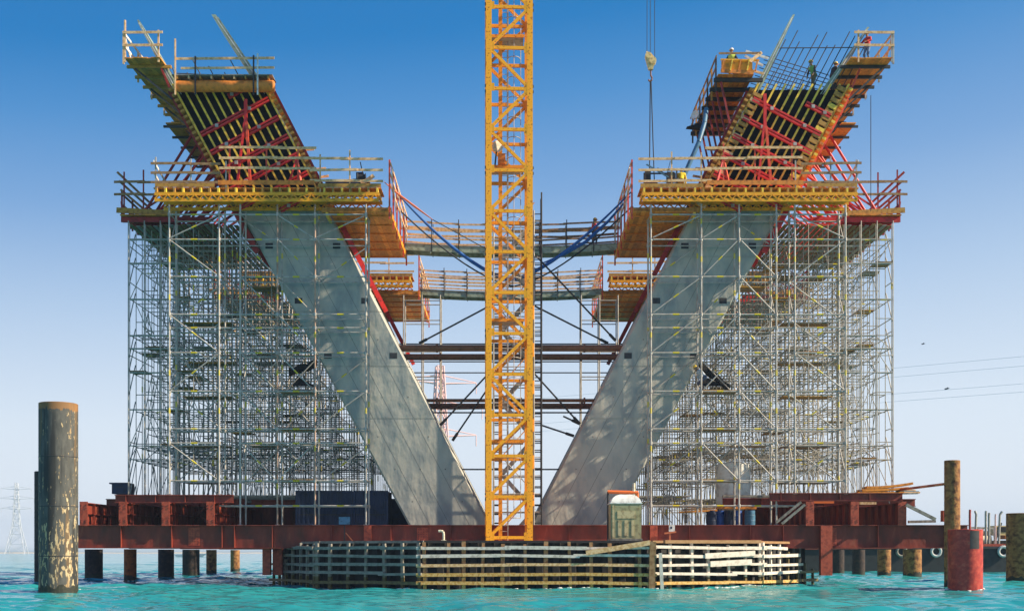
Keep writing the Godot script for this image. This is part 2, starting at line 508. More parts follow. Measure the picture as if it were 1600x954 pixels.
func deck() -> void:
	var x0 := -23.35
	var st := []
	for px in [190, 269, 347.5, 367, 426, 519, 611, 704, 889, 1077, 1172, 1223, 1371, 1477]:
		st.append((px - 798.0) * 62.0 / 1800.0 - x0)
	for px in [575, 1021]:
		st.append(-((px - 798.0) * 62.0 / 1800.0 - x0))
	i_girder("main_girder", "long red brown plate girder across the whole front of the work deck", Vector3(x0, 2.0, 2.0), Vector3(24.6, 2.0, 2.0), 1.25, 0.42, M.primer, st, [6.3, 18.6, 29.6, 40.6])
	var lab := ["second red brown plate girder, close behind the front one", "third red brown plate girder under the middle of the deck", "rearmost red brown plate girder of the work deck"]
	var k := 0
	for z in [-7.0, -18.0, -29.0]:
		var s2 := []
		for i in 16: s2.append(1.5 + i * 3.0)
		i_girder("main_girder", lab[k], Vector3(-23.5, 2.0, z), Vector3(24.7, 2.0, z), 1.22, 0.4, M.primer, s2)
		k += 1
	# upper tier: girders that run away from the camera on the front girder, two groups
	var where := {-1: [-22.9, -20.8, -18.5, -16.1], 1: [16.05, 18.45, 21.0]}
	var names_l := ["at the mooring pile end of the deck", "second from the mooring pile end", "third from the mooring pile end", "next to the scaffold feet by the navy container"]
	var names_r := ["nearest the white silo", "between two others under the plank bundle side scaffold", "at the red pile end of the deck"]
	for s in [-1, 1]:
		var i := 0
		for x in where[s]:
			var lb: String = "stub cross girder of the upper tier " + (names_l[i] if s < 0 else names_r[i])
			var g := i_girder("cross_girder", lb, Vector3(x, 3.25, 2.25), Vector3(x, 3.25, -13.0), 1.2, 0.34, M.primer, [1.2, 2.4, 3.6, 4.8, 6.0, 8.0, 10.0, 12.0])
			cube("end_plate", Vector3(x, 3.85, 2.27), Vector3(0.44, 1.3, 0.03), M.primer_bright, g)
			for r in [-0.13, 0.13]:
				for q in [3.4, 3.5, 4.15, 4.3]:
					cube("bolt", Vector3(x + r, q, 2.295), Vector3(0.05, 0.05, 0.03), M.primer, g)
			bar("web_rib", Vector3(x + 0.1, 3.85, 2.2), Vector3(x + 0.1, 3.85, -4.0), 0.16, 0.03, M.primer, g)
			i += 1
	var tops := [
		["red brown beam under the outer scaffold feet, on top of the stub girders by the mooring pile", Vector3(-21.4, 4.45, 1.7), Vector3(-15.0, 4.45, 1.7)],
		["short red brown beam end sticking out behind the mooring pile side scaffold", Vector3(-23.6, 4.45, -3.2), Vector3(-15.5, 4.45, -3.2)],
		["inner red brown beam stepping down beside the navy container", Vector3(-14.9, 4.35, -2.2), Vector3(-10.8, 4.35, -2.2)],
		["red brown beam under the plank bundle side scaffold feet", Vector3(14.0, 4.55, 1.7), Vector3(21.2, 4.55, 1.7)],
		["red brown beam end behind the plank bundle", Vector3(14.5, 4.45, -3.2), Vector3(23.6, 4.45, -3.2)],
		["inner red brown beam over the blue barrels", Vector3(12.0, 4.4, -1.2), Vector3(15.2, 4.4, -1.2)]]
	for t in tops:
		i_girder("top_beam", t[0], t[1], t[2], 0.44, 0.3, M.primer, [0.6, 2.2, 3.8, 5.4] if t[1].distance_to(t[2]) > 5.5 else [0.6, 2.2])
	for s in [-1, 1]:
		for z in [-8.0, -12.0]:
			var xr := 10.5 if s < 0 else 13.6
			i_girder("top_beam", "rear upper tier beam %s of the two on the %s side" % ["nearer" if z > -9 else "farther", "navy container" if s < 0 else "white silo"], Vector3(s * xr, 3.25, z), Vector3(s * 23.2, 3.25, z), 1.6, 0.3, M.primer, [1.0, 3.0, 5.0, 7.0, 9.0, 11.0])
	# struts in the upper tier
	var str_l := [["thin dark cross strut between stub girders, rising towards the crane", at(230, 818, 67), at(262, 787, 67)], ["thin dark cross strut between stub girders, falling towards the crane", at(230, 787, 67.3), at(262, 818, 67.3)], ["dark cross strut beside the container, rising", at(295, 818, 67), at(325, 787, 67)], ["dark cross strut beside the container, falling", at(295, 787, 67.3), at(325, 818, 67.3)]]
	for t in str_l:
		tag(bar("cross_strut", t[1], t[2], 0.09, 0.09, M.primer), t[0], "strut")
	tag(bar("cross_strut", at(1213, 816, 61.4), at(1252, 784, 61.4), 0.13, 0.13, M.timber_grey), "upper of two grey raking timbers propping the upper tier by the silo", "strut")
	tag(bar("cross_strut", at(1222, 818, 61.0), at(1258, 788, 61.0), 0.13, 0.13, M.timber_grey), "lower of two grey raking timbers propping the upper tier by the silo", "strut")
	tag(bar("cross_strut", at(1416, 788, 61.6), at(1462, 811, 61.6), 0.16, 0.16, M.timber_grey), "grey raking timber at the red pile end of the deck", "strut")
	tag(bar("loose_timber", at(1420, 815, 62.4), at(1462, 814, 62.4), 0.2, 0.14, M.timber_grey), "grey timber lying on the girder under the raking one", "timber")
	tag(bar("loose_timber", at(1272, 784, 64.5), at(1303, 784, 64.5), 0.2, 0.16, M.orange), "orange painted bar tucked under the upper beam", "timber")
	tag(bar("loose_timber", at(1343, 786, 64.5), at(1369, 786, 64.5), 0.2, 0.14, M.timber), "pale timber tucked under the upper beam beside the red pile end", "timber")
	# hanging columns at both ends of the cofferdam
	for c in [[-13.25, 1.6, "dark red hanging steel column where the cofferdam begins by the under-deck piles", 0.42], [-12.75, 1.15, "bright red hanging plate beside the cofferdam's shaded wing", 0.5], [16.9, 1.72, "red flanged steel column hanging from the front girder before the barge", 0.62]]:
		var o := thing("hanging_column", c[2], "column", Vector3(c[0], 0.4, c[1]))
		var top: float = 2.0 if c[0] < 0 else 3.2
		var z: float = c[1] if c[0] < 0 else 2.42
		cube("front_flange", Vector3(c[0], (top + 0.55) * 0.5, z), Vector3(c[3], top - 0.55, 0.04), M.primer_bright, o)
		cube("web", Vector3(c[0], (top + 0.55) * 0.5, z - 0.17), Vector3(0.03, top - 0.55, 0.3), M.primer, o)
		cube("rear_flange", Vector3(c[0], (top + 0.55) * 0.5, z - 0.34), Vector3(c[3], top - 0.55, 0.04), M.primer, o)
	# piles under the deck
	var piles := [
		[146, 76, 0.57, "dark_pile", "dark square shouldered pile nearest the tall mooring pile, under the deck"], [203, 72, 0.38, "rust_orange", "orange rusty pile under the deck, second from the mooring pile"],
		[259, 79, 0.53, "dark_pile", "dark pile under the third stub girder"], [298, 87, 0.63, "dark_pile", "broad dark pile fourth from the mooring pile"],
		[330, 95, 0.42, "rust", "thin rusty pile fifth from the mooring pile"], [367, 104, 0.41, "rust", "far thin rusty pile just left of the hanging column"],
		[1342, 92, 0.5, "dark_pile", "dark pile under the deck before the barge"], [1382, 87.6, 0.5, "rust", "pale rusty pile under the deck, nearer the cofferdam of the lit pair"],
		[1426, 81, 0.63, "rust", "broad rusty pile under the deck, nearer the red pile of the lit pair"], [1310, 96, 0.5, "dark_pile", "dark far pile beside the red flanged column"]]
	for p in piles:
		var x: float = (p[0] - 798.0) * p[1] / 1800.0
		var b := Mb.new()
		b.lathe(Vector3(x, 0, DIST - p[1]), [Vector2(p[2], -2.0), Vector2(p[2], 1.98)], 24)
		var dp := obj("deck_pile", b, M[p[3]])
		tag(dp, p[4], "pile")
		weed_band(dp, Vector3(x, 0, DIST - p[1]), p[2])

func wrapped_tube(r: float, y0: float, y1: float) -> ArrayMesh:
	var st := SurfaceTool.new()
	st.begin(Mesh.PRIMITIVE_TRIANGLES)
	for i in 48:
		for c in [[0, 0], [1, 0], [1, 1], [0, 0], [1, 1], [0, 1]]:
			var t: float = TAU * (i + c[0]) / 48.0
			st.set_normal(Vector3(cos(t), 0, sin(t)))
			st.set_uv(Vector2((i + c[0]) / 48.0, 1.0 - c[1]))
			st.add_vertex(Vector3(cos(t) * r, y0 if c[1] == 0 else y1, sin(t) * r))
	return st.commit()

func weed_band(o: Node, c: Vector3, r: float) -> void:
	# the ragged dark growth left by the tide
	var b := Mb.new()
	var hs := []
	for i in 33: hs.append(rng.randf_range(0.16, 0.44))
	hs[32] = hs[0]
	for i in 32:
		var t0 := TAU * i / 32
		var t1 := TAU * (i + 1) / 32
		var h0: float = hs[i]
		var h1: float = hs[i + 1]
		var e0 := Vector3(cos(t0), 0, sin(t0)) * (r + 0.006)
		var e1 := Vector3(cos(t1), 0, sin(t1)) * (r + 0.006)
		b.face(c + e0 + Vector3(0, -0.6, 0), c + e1 + Vector3(0, -0.6, 0), c + e1 + Vector3(0, h1, 0), c + e0 + Vector3(0, h0, 0), c)
	obj("weed_band", b, M.weed, o)

func free_piles() -> void:
	var list := [
		["mooring_pile", Vector3(-20.2, 0, 12.6), 0.83, 8.4, "peeling", "tall grey tubular pile with peeling pale patches standing alone in the sea"],
		["mooring_pile", Vector3(-26.2, 0, -0.8), 0.58, 6.3, "dark_pile", "dark pile half hidden behind the tall peeling pile"],
		["mooring_pile", Vector3(21.72, 0, 9.0), 0.79, 2.86, "red_pile", "short stout bright red pile before the deck corner"],
		["mooring_pile", Vector3(22.4, 0, 5.6), 0.385, 6.42, "rust", "slim tall rusty pile rising behind the red pile"],
		["mooring_pile", Vector3(30.6, 0, -5.0), 0.84, 4.1, "rust", "stout rusty brown pile in front of the barge at the picture edge"]]
	for p in list:
		var o := thing(p[0], p[5], "pile", p[1])
		var b := Mb.new()
		var r: float = p[2]
		b.lathe(p[1], [Vector2(r, -2.0), Vector2(r, p[3]), Vector2(r - 0.03, p[3] + 0.015), Vector2(r - 0.06, p[3]), Vector2(r - 0.06, p[3] - 1.0), Vector2(0.0, p[3] - 1.0)], 40)
		if p[4] == "peeling":
			var shaft := MeshInstance3D.new()
			shaft.mesh = wrapped_tube(r, -2.0, p[3])
			shaft.material_override = M.peeling
			put(shaft, "shaft", o)
			var cap := Mb.new()
			cap.lathe(p[1], [Vector2(r, p[3]), Vector2(r - 0.03, p[3] + 0.015), Vector2(r - 0.06, p[3]), Vector2(r - 0.06, p[3] - 1.0), Vector2(0.0, p[3] - 1.0)], 40)
			obj("rim", cap, M.rust, o)
		else:
			obj("shaft", b, M[p[4]], o)
		if p[4] != "red_pile": weed_band(o, p[1], r)
		if p[4] == "peeling":
			for k in 3:
				var w := Mb.new()
				w.lathe(p[1], [Vector2(r + 0.002, 1.6 + k * 2.2), Vector2(r + 0.012, 1.62 + k * 2.2), Vector2(r + 0.002, 1.64 + k * 2.2)], 40)
				obj("weld_seam", w, M.dark_steel, o)
		if p[4] == "red_pile":
			var w := Mb.new()
			for k in 7:
				var t0 := deg_to_rad(-6.0 + k * 5.0)
				var t1 := deg_to_rad(-1.0 + k * 5.0)
				var e0 := Vector3(sin(t0), 0, cos(t0)) * (r + 0.004)
				var e1 := Vector3(sin(t1), 0, cos(t1)) * (r + 0.004)
				w.face(p[1] + e0 + Vector3(0, 1.95, 0), p[1] + e1 + Vector3(0, 1.95, 0), p[1] + e1 + Vector3(0, 2.8, 0), p[1] + e0 + Vector3(0, 2.8, 0), p[1])
			obj("bare_patch", w, M.dark_steel, o)

# ------------------------------------------------------------------ cofferdam
func cofferdam() -> void:
	var pts := [Vector3(-13.6, 0, -1.4), Vector3(-10.2, 0, 4.7), Vector3(-4.45, 0, 8.0), Vector3(6.95, 0, 8.0), Vector3(12.9, 0, 5.3), Vector3(16.9, 0, 0.2)]
	var o := thing("cofferdam", "dark sheet walled cofferdam round the pier foot, fenced with a lattice of timbers", "cofferdam", Vector3(1, 0, 3))
	for seg in 5:
		var w: int = [0, 0, 1, 2, 2][seg]
		var a: Vector3 = pts[seg]
		var b: Vector3 = pts[seg + 1]
		var d := (b - a).normalized()
		var out := d.cross(Vector3.UP).normalized()
		if out.z < 0: out = -out
		var len := a.distance_to(b)
		# trapezoid sheet piles, one part for each wing: 40 cm pans
		var sh := Mb.new()
		var n := int(len / 0.4)
		for i in n:
			var u0 := len * i / n
			var u1 := len * (i + 1) / n
			var q := -0.62 if i % 2 == 0 else -0.85
			var q2 := -0.85 if i % 2 == 0 else -0.62
			var lo := Vector3(0, -1.5, 0)
			var hi := Vector3(0, 2.3, 0)
			var p0 := a + d * u0 + out * q
			var p1 := a + d * (u1 - 0.1) + out * q
			var p2 := a + d * u1 + out * q2
			sh.face(p0 + lo, p1 + lo, p1 + hi, p0 + hi, p0 - out)
			sh.face(p1 + lo, p2 + lo, p2 + hi, p1 + hi, p1 - out)
		obj("sheet_wall", sh, M.sheet_steel, o)
		bar("cap_beam", a - out * 0.55 + Vector3(0, 2.3, 0), b - out * 0.55 + Vector3(0, 2.3, 0), 0.4, 0.12, M.timber_grey if w == 0 else (M.sheet_steel if w == 1 else M.timber_dark), o)
		# lattice: uprights, then rails in two or three overlapping lengths
		var step: float = [1.1, 1.02, 0.98][w]
		var k := int(len / step)
		for i in k + 1:
			var u := clampf(len * i / k, 0.15, len - 0.15) + rng.randf_range(-0.09, 0.09)
			if w == 1 and (i == 1 or i == k - 1):
				u += 0.3
			var p := a + d * u - out * 0.12
			var lean := d * rng.randf_range(-0.06, 0.06)
			var top := 2.22 + rng.randf_range(-0.08, 0.1)
			if seg == 0 and u < 3.2: top = 1.4
			if seg == 4 and u > len - 3.6: top = 1.9 - (u - len + 3.6) * 0.3
			var m: Material = M.timber_grey if w == 0 else (M.timber_white if w == 2 else M.timber_dark)
			if seg == 4 and u > len - 4.0: m = M.timber_wet
			var wd := rng.randf_range(0.14, 0.22) if w != 2 else rng.randf_range(0.10, 0.14)
			bar("upright", p + lean + Vector3(0, 0.55, 0), p + Vector3(0, top, 0), wd, 0.12, m, o, out)
			bar("upright", p + lean * 1.6 + Vector3(0, -0.5, 0), p + lean + Vector3(0, 0.55, 0), wd * 1.02, 0.122, M.timber_wet if w != 1 else M.timber_stained, o, out)
		var heights := [2.02, 1.60, 1.16, 0.72, 0.27]
		for h in 5:
			var cuts := [0.0]
			while cuts[-1] < len:
				cuts.append(minf(len, cuts[-1] + rng.randf_range(3.6, 4.8)))
			for i in cuts.size() - 1:
				var u0: float = cuts[i] - 0.15
				var u1: float = cuts[i + 1] + 0.15
				if seg == 0 and h < 2: u0 = maxf(u0, [3.0, 1.6][h])
				if seg == 4 and h < 2: u1 = minf(u1, len - [3.8, 2.2][h])
				if seg == 4 and u0 > len - 4.2 and h < 3: continue
				if u1 <= u0 + 0.3: continue
				var y0: float = heights[h] + rng.randf_range(-0.05, 0.05)
				var y1: float = heights[h] + rng.randf_range(-0.05, 0.05)
				var m: Material = M.timber_grey if w == 0 else M.timber_white
				if seg == 1 and u0 > len - 1.2: m = M.timber_white
				if w == 1 and h > 2: m = M.timber_stained
				if w == 1 and h == 2: m = M.timber
				if h == 4: m = M.timber_wet if w == 0 else M.timber_stained
				if seg == 4 and u0 > len - 4.6: m = M.timber_wet
				var off := 0.03 + 0.004 * (i % 2)
				bar("rail", a + d * u0 + out * off + Vector3(0, y0, 0), a + d * u1 + out * off + Vector3(0, y1, 0), 0.12, rng.randf_range(0.12, 0.17), m, o)
	# broad white boards nailed on the sunlit wing, the corner post pair and the loose board over the corner
	var a: Vector3 = pts[3]
	var d: Vector3 = (pts[4] - pts[3]).normalized()
	var out := Vector3(-d.z, 0, d.x)
	if out.z < 0: out = -out
	bar("board", a + d * 2.9 + out * 0.13 + Vector3(0, 1.6, 0), a + d * 5.9 + out * 0.13 + Vector3(0, 1.74, 0), 0.06, 0.26, M.timber_white, o)
	bar("board", a + d * 3.2 + out * 0.13 + Vector3(0, 1.2, 0), a + d * 5.7 + out * 0.13 + Vector3(0, 1.3, 0), 0.06, 0.28, M.timber_white, o)
	bar("corner_post", a + Vector3(-0.12, -0.6, 0.08), a + Vector3(-0.05, 2.3, 0.08), 0.3, 0.3, M.timber_dark, o)
	bar("corner_post", a + Vector3(0.42, -0.6, 0.2), a + Vector3(0.3, 1.75, 0.2), 0.16, 0.14, M.timber_white, o)
	bar("board", a + Vector3(-3.3, 1.75, 0.2), a + Vector3(-0.2, 2.25, 0.2), 0.06, 0.24, M.timber, o)
	bar("head_rail", a + d * 0.6 + out * 0.02 + Vector3(0, 2.3, 0), a + d * 6.3 + out * 0.02 + Vector3(0, 2.32, 0), 0.2, 0.16, M.timber_dark, o)
	# the pier foot that the cofferdam keeps dry
	var s := Mb.new()
	var ring := [Vector3(-12.6, 0, -2.0), Vector3(-9.6, 0, 3.9), Vector3(-4.2, 0, 7.0), Vector3(6.7, 0, 7.0), Vector3(12.3, 0, 4.4), Vector3(15.8, 0, -0.2), Vector3(15.9, 0, -30), Vector3(-12.8, 0, -30)]
	var lo := []
	var hi := []
	for p in ring:
		lo.append(p + Vector3(0, -1.2, 0)); hi.append(p + Vector3(0, 1.95, 0))
	s.loft(lo, hi)
	tag(obj("pile_cap", s, M.concrete), "broad concrete pile cap inside the cofferdam carrying legs and crane", "pile cap")
	# small things on its rim
	var t := thing("bent_vent_pipe", "cream bent vent pipe standing on the cofferdam rim in front of the red girder", "pipe", Vector3(-3.35, 2.3, 7.3))
	var b := Mb.new()
	b.path([Vector3(-3.3, 2.3, 7.4), Vector3(-3.3, 2.7, 7.4), Vector3(-3.33, 2.8, 7.4), Vector3(-3.42, 2.84, 7.4), Vector3(-3.55, 2.82, 7.4)], 0.06, 8)
	obj("pipe", b, M.cream, t)
	cube("foot_plate", Vector3(-3.3, 2.38, 7.4), Vector3(0.25, 0.03, 0.2), M.cream, t)
	t = thing("tee_marker", "small orange tee shaped marker post on the cofferdam rim", "marker", Vector3(7.9, 2.35, 6.9))
	bar("post", Vector3(7.9, 2.3, 6.9), Vector3(7.9, 2.76, 6.9), 0.07, 0.07, M.strap_orange, t)
	bar("cross_bar", Vector3(7.62, 2.72, 6.93), Vector3(8.2, 2.8, 6.93), 0.08, 0.08, M.strap_orange, t)
	t = thing("notice_plate", "small white notice plate with a dark mark on the red girder", "sign", at(1050, 826, 61.4))
	cube("plate", at(1050, 825, 61.6), Vector3(0.32, 0.34, 0.02), M.white, t)
	cube("mark", at(1049, 824, 61.58) + Vector3(0, 0, 0.0), Vector3(0.1, 0.12, 0.012), M.navy, t)
	t = thing("sign_board", "pale blue blank sign board on a short stand before the navy container", "sign", at(538, 830, 61.3))
	cube("board", at(538, 813, 61.4), Vector3(0.6, 0.4, 0.03), M.blue_pipe, t)
	bar("stand", at(538, 845, 61.4), at(538, 820, 61.42), 0.05, 0.04, M.dark_steel, t)
	bar("stand", at(551, 845, 61.4), at(540, 832, 61.42), 0.04, 0.04, M.strap_orange, t)

# ------------------------------------------------------------------ foam where ripples break on piles and timbers
func foam() -> void:
	var b := Mb.new()
	var spots := []
	for c in [[-20.2, 12.6, 0.86], [21.72, 9.0, 0.82], [30.6, -5.0, 0.87], [-25.1, -12.0, 0.6], [-23.8, -8.0, 0.4], [22.2, -17.0, 0.65]]:
		for i in 16:
			var t := rng.randf() * TAU
			spots.append(Vector3(c[0] + cos(t) * (c[2] + 0.05), 0, c[1] + sin(t) * (c[2] + 0.05)))
	for e in [[Vector3(-10.2, 0, 4.8), Vector3(-4.45, 0, 8.1)], [Vector3(-4.45, 0, 8.1), Vector3(6.95, 0, 8.1)], [Vector3(6.95, 0, 8.1), Vector3(12.9, 0, 5.4)], [Vector3(6.95, 0, 8.1), Vector3(12.9, 0, 5.4)]]:
		for i in 34:
			spots.append((e[0] as Vector3).lerp(e[1], rng.randf()) + Vector3(0, 0, rng.randf_range(0.0, 0.35)))
	for p in spots:
		var n := 7
		var ring := []
		var ring2 := []
		var w := rng.randf_range(0.03, 0.11)
		p.y = wave(p.x, p.z)
		for k in n:
			var t := TAU * k / n
			var q: Vector3 = Vector3(cos(t) * w * rng.randf_range(0.7, 2.2), 0.0, sin(t) * w * rng.randf_range(0.4, 1.0))
			ring.append(p + q + Vector3(0, -0.04, 0))
			ring2.append(p + q * 0.6 + Vector3(0, 0.012 + rng.randf() * 0.02, 0))
		b.loft(ring, ring2)
	tag(obj("sea_foam", b, M.white), "scattered white foam flecks on the ripples and along the timbers", "foam", "", "stuff")

# ------------------------------------------------------------------ legs
func outer(y: float) -> float:
	return 5.72 + 0.538 * (y - 3.364)

func inner(y: float) -> float:
	return 1.14 + 0.515 * (y - 3.364)

func section(s: float, y: float, z0: float, z1: float, inset: float) -> Array:
	var o := outer(y) - inset
	var i := inner(y) + inset
	var c := 0.12
	var p := [Vector3(o - c, y, z0 - inset), Vector3(o, y, z0 - inset - c), Vector3(o, y, z1 + c), Vector3(o - c, y, z1), Vector3(i + c, y, z1), Vector3(i, y, z1 + c), Vector3(i, y, z0 - inset - c * 1.6), Vector3(i + c, y, z0 - inset)]
	for k in p.size():
		p[k].x *= s
	return p

func leg(s: int, zoff: float, label: String) -> void:
	var o := thing("inclined_pier", label, "bridge pier leg", Vector3(s * 3.4, 1.95, zoff - 4.0))
	var z0 := zoff
	var z1 := zoff - 8.0
	var core := Mb.new()
	core.loft(section(s, 1.95, z0, z1, 0.03), section(s, 22.0, z0, z1, 0.03))
	obj("core", core, M.concrete, o)
	var joints := [1.95, 9.2, 12.1, 15.15, 18.2, 21.3]
	for k in joints.size() - 1:
		var lift := Mb.new()
		lift.loft(section(s, joints[k] + (0.02 if k > 0 else 0.0), z0, z1, 0.0), section(s, joints[k + 1] - 0.02, z0, z1, 0.0))
		obj("concrete_lift", lift, M.concrete, o)
		for u in [0.26, 0.5, 0.74]:
			var ya: float = joints[k] + 0.05
			var yb: float = joints[k + 1] - 0.05
			bar("panel_seam", Vector3(s * lerpf(inner(ya), outer(ya), u), ya, z0), Vector3(s * lerpf(inner(yb), outer(yb), u), yb, z0), 0.022, 0.006, M.concrete_seam, o, Vector3.BACK)
	# tie holes and pockets of the climbing brackets
	for y in [12.7, 15.75, 18.8]:
		for u in [0.12, 0.88]:
			var x := lerpf(inner(y), outer(y), u)
			cube("anchor_pocket", Vector3(s * x, y, z0), Vector3(0.42, 0.32, 0.016), M.dark_steel, o)
	for y in [4.6, 6.4, 8.2, 10.4, 13.6, 16.8]:
		for u in [0.2, 0.5, 0.8]:
			var t := Mb.new()
			t.lathe(Vector3(s * lerpf(inner(y), outer(y), u), y, z0), [Vector2(0.04, -0.01), Vector2(0.04, 0.006), Vector2(0.0, 0.006)], 10, Vector3.BACK)
			obj("tie_hole_plug", t, M.timber_grey, o)

func braces_between_legs() -> void:
	var list := [
		[13.4, -1.6, 0.19, "nearer of the two upper brown tie pipes between the near legs"], [13.4, -4.6, 0.19, "farther of the two upper brown tie pipes between the near legs"],
		[10.42, -1.6, 0.1, "nearest of the three lower brown tie pipes between the near legs"], [10.42, -3.6, 0.1, "middle one of the three lower brown tie pipes between the near legs"], [10.5, -5.6, 0.08, "rearmost of the three lower brown tie pipes between the near legs"]]
	for t in list:
		var o := thing("tie_pipe", t[3], "tie pipe", Vector3(0, t[0], t[1]), "tie pipes between the legs")
		var x := inner(t[0]) + 0.1
		pipe("pipe", Vector3(-x, t[0], t[1]), Vector3(x, t[0], t[1]), t[2], M.pipe_brown, o)
		for q in [-4.2, 0.6, 4.2]:
			if absf(q) < x:
				pipe("joint_flange", Vector3(q - 0.05, t[0], t[1]), Vector3(q + 0.05, t[0], t[1]), t[2] + 0.07, M.pipe_brown, o)
	var thin := [
		[17.05, -20.5, "upper thin grey tie rod between the far legs"], [15.75, -20.5, "middle thin grey tie rod between the far legs"], [15.25, -22.5, "lower thin grey tie rod between the far legs"],
		[12.35, -20.5, "thin grey tie rod just above the lower brown pipes"], [9.9, -3.0, "thin grey rod just under the lower brown pipes"], [6.6, -3.0, "lowest thin grey rod near the foot of the legs"]]
	for t in thin:
		var x := inner(t[0]) + 0.1
		tag(pipe("tie_rod", Vector3(-x, t[0], t[1]), Vector3(x, t[0], t[1]), 0.045, M.dark_steel), t[2], "tie rod")
	var struts := [
		[at(772, 474, 64.4), at(655, 536, 65.6), "grey steel strut rising from the upper tie pipe to the stair tower, navy container side"], [at(772, 574, 64.4), at(688, 664, 64.8), "upper of two grey struts from the sunlit leg to the stair tower"],
		[at(772, 592, 64.6), at(707, 688, 65.4), "lower of two grey struts from the sunlit leg to the stair tower"], [at(832, 476, 64.4), at(950, 536, 65.6), "grey steel strut falling from the stair tower to the upper tie pipe, silo side"],
		[at(832, 580, 64.4), at(906, 662, 64.8), "long grey strut from the stair tower to the shaded leg"], [at(846, 664, 65.5), at(897, 681, 65.5), "short grey strut ending on the shaded leg below the tie pipes"], [at(880, 650, 66), at(906, 662, 66), "stub of a grey strut on the shaded leg"],
		[at(838, 400, 64.4), at(962, 532, 65.6), "thin grey rod from the tower top towards the lower footbridge"]]
	for t in struts:
		var o := thing("brace_strut", t[2], "strut", t[1])
		pipe("rod", t[0], t[1], 0.05, M.dark_steel, o)
		var d: Vector3 = (t[0] - t[1]).normalized()
		pipe("end_socket", t[1], t[1] + d * 0.5, 0.085, M.dark_steel, o)

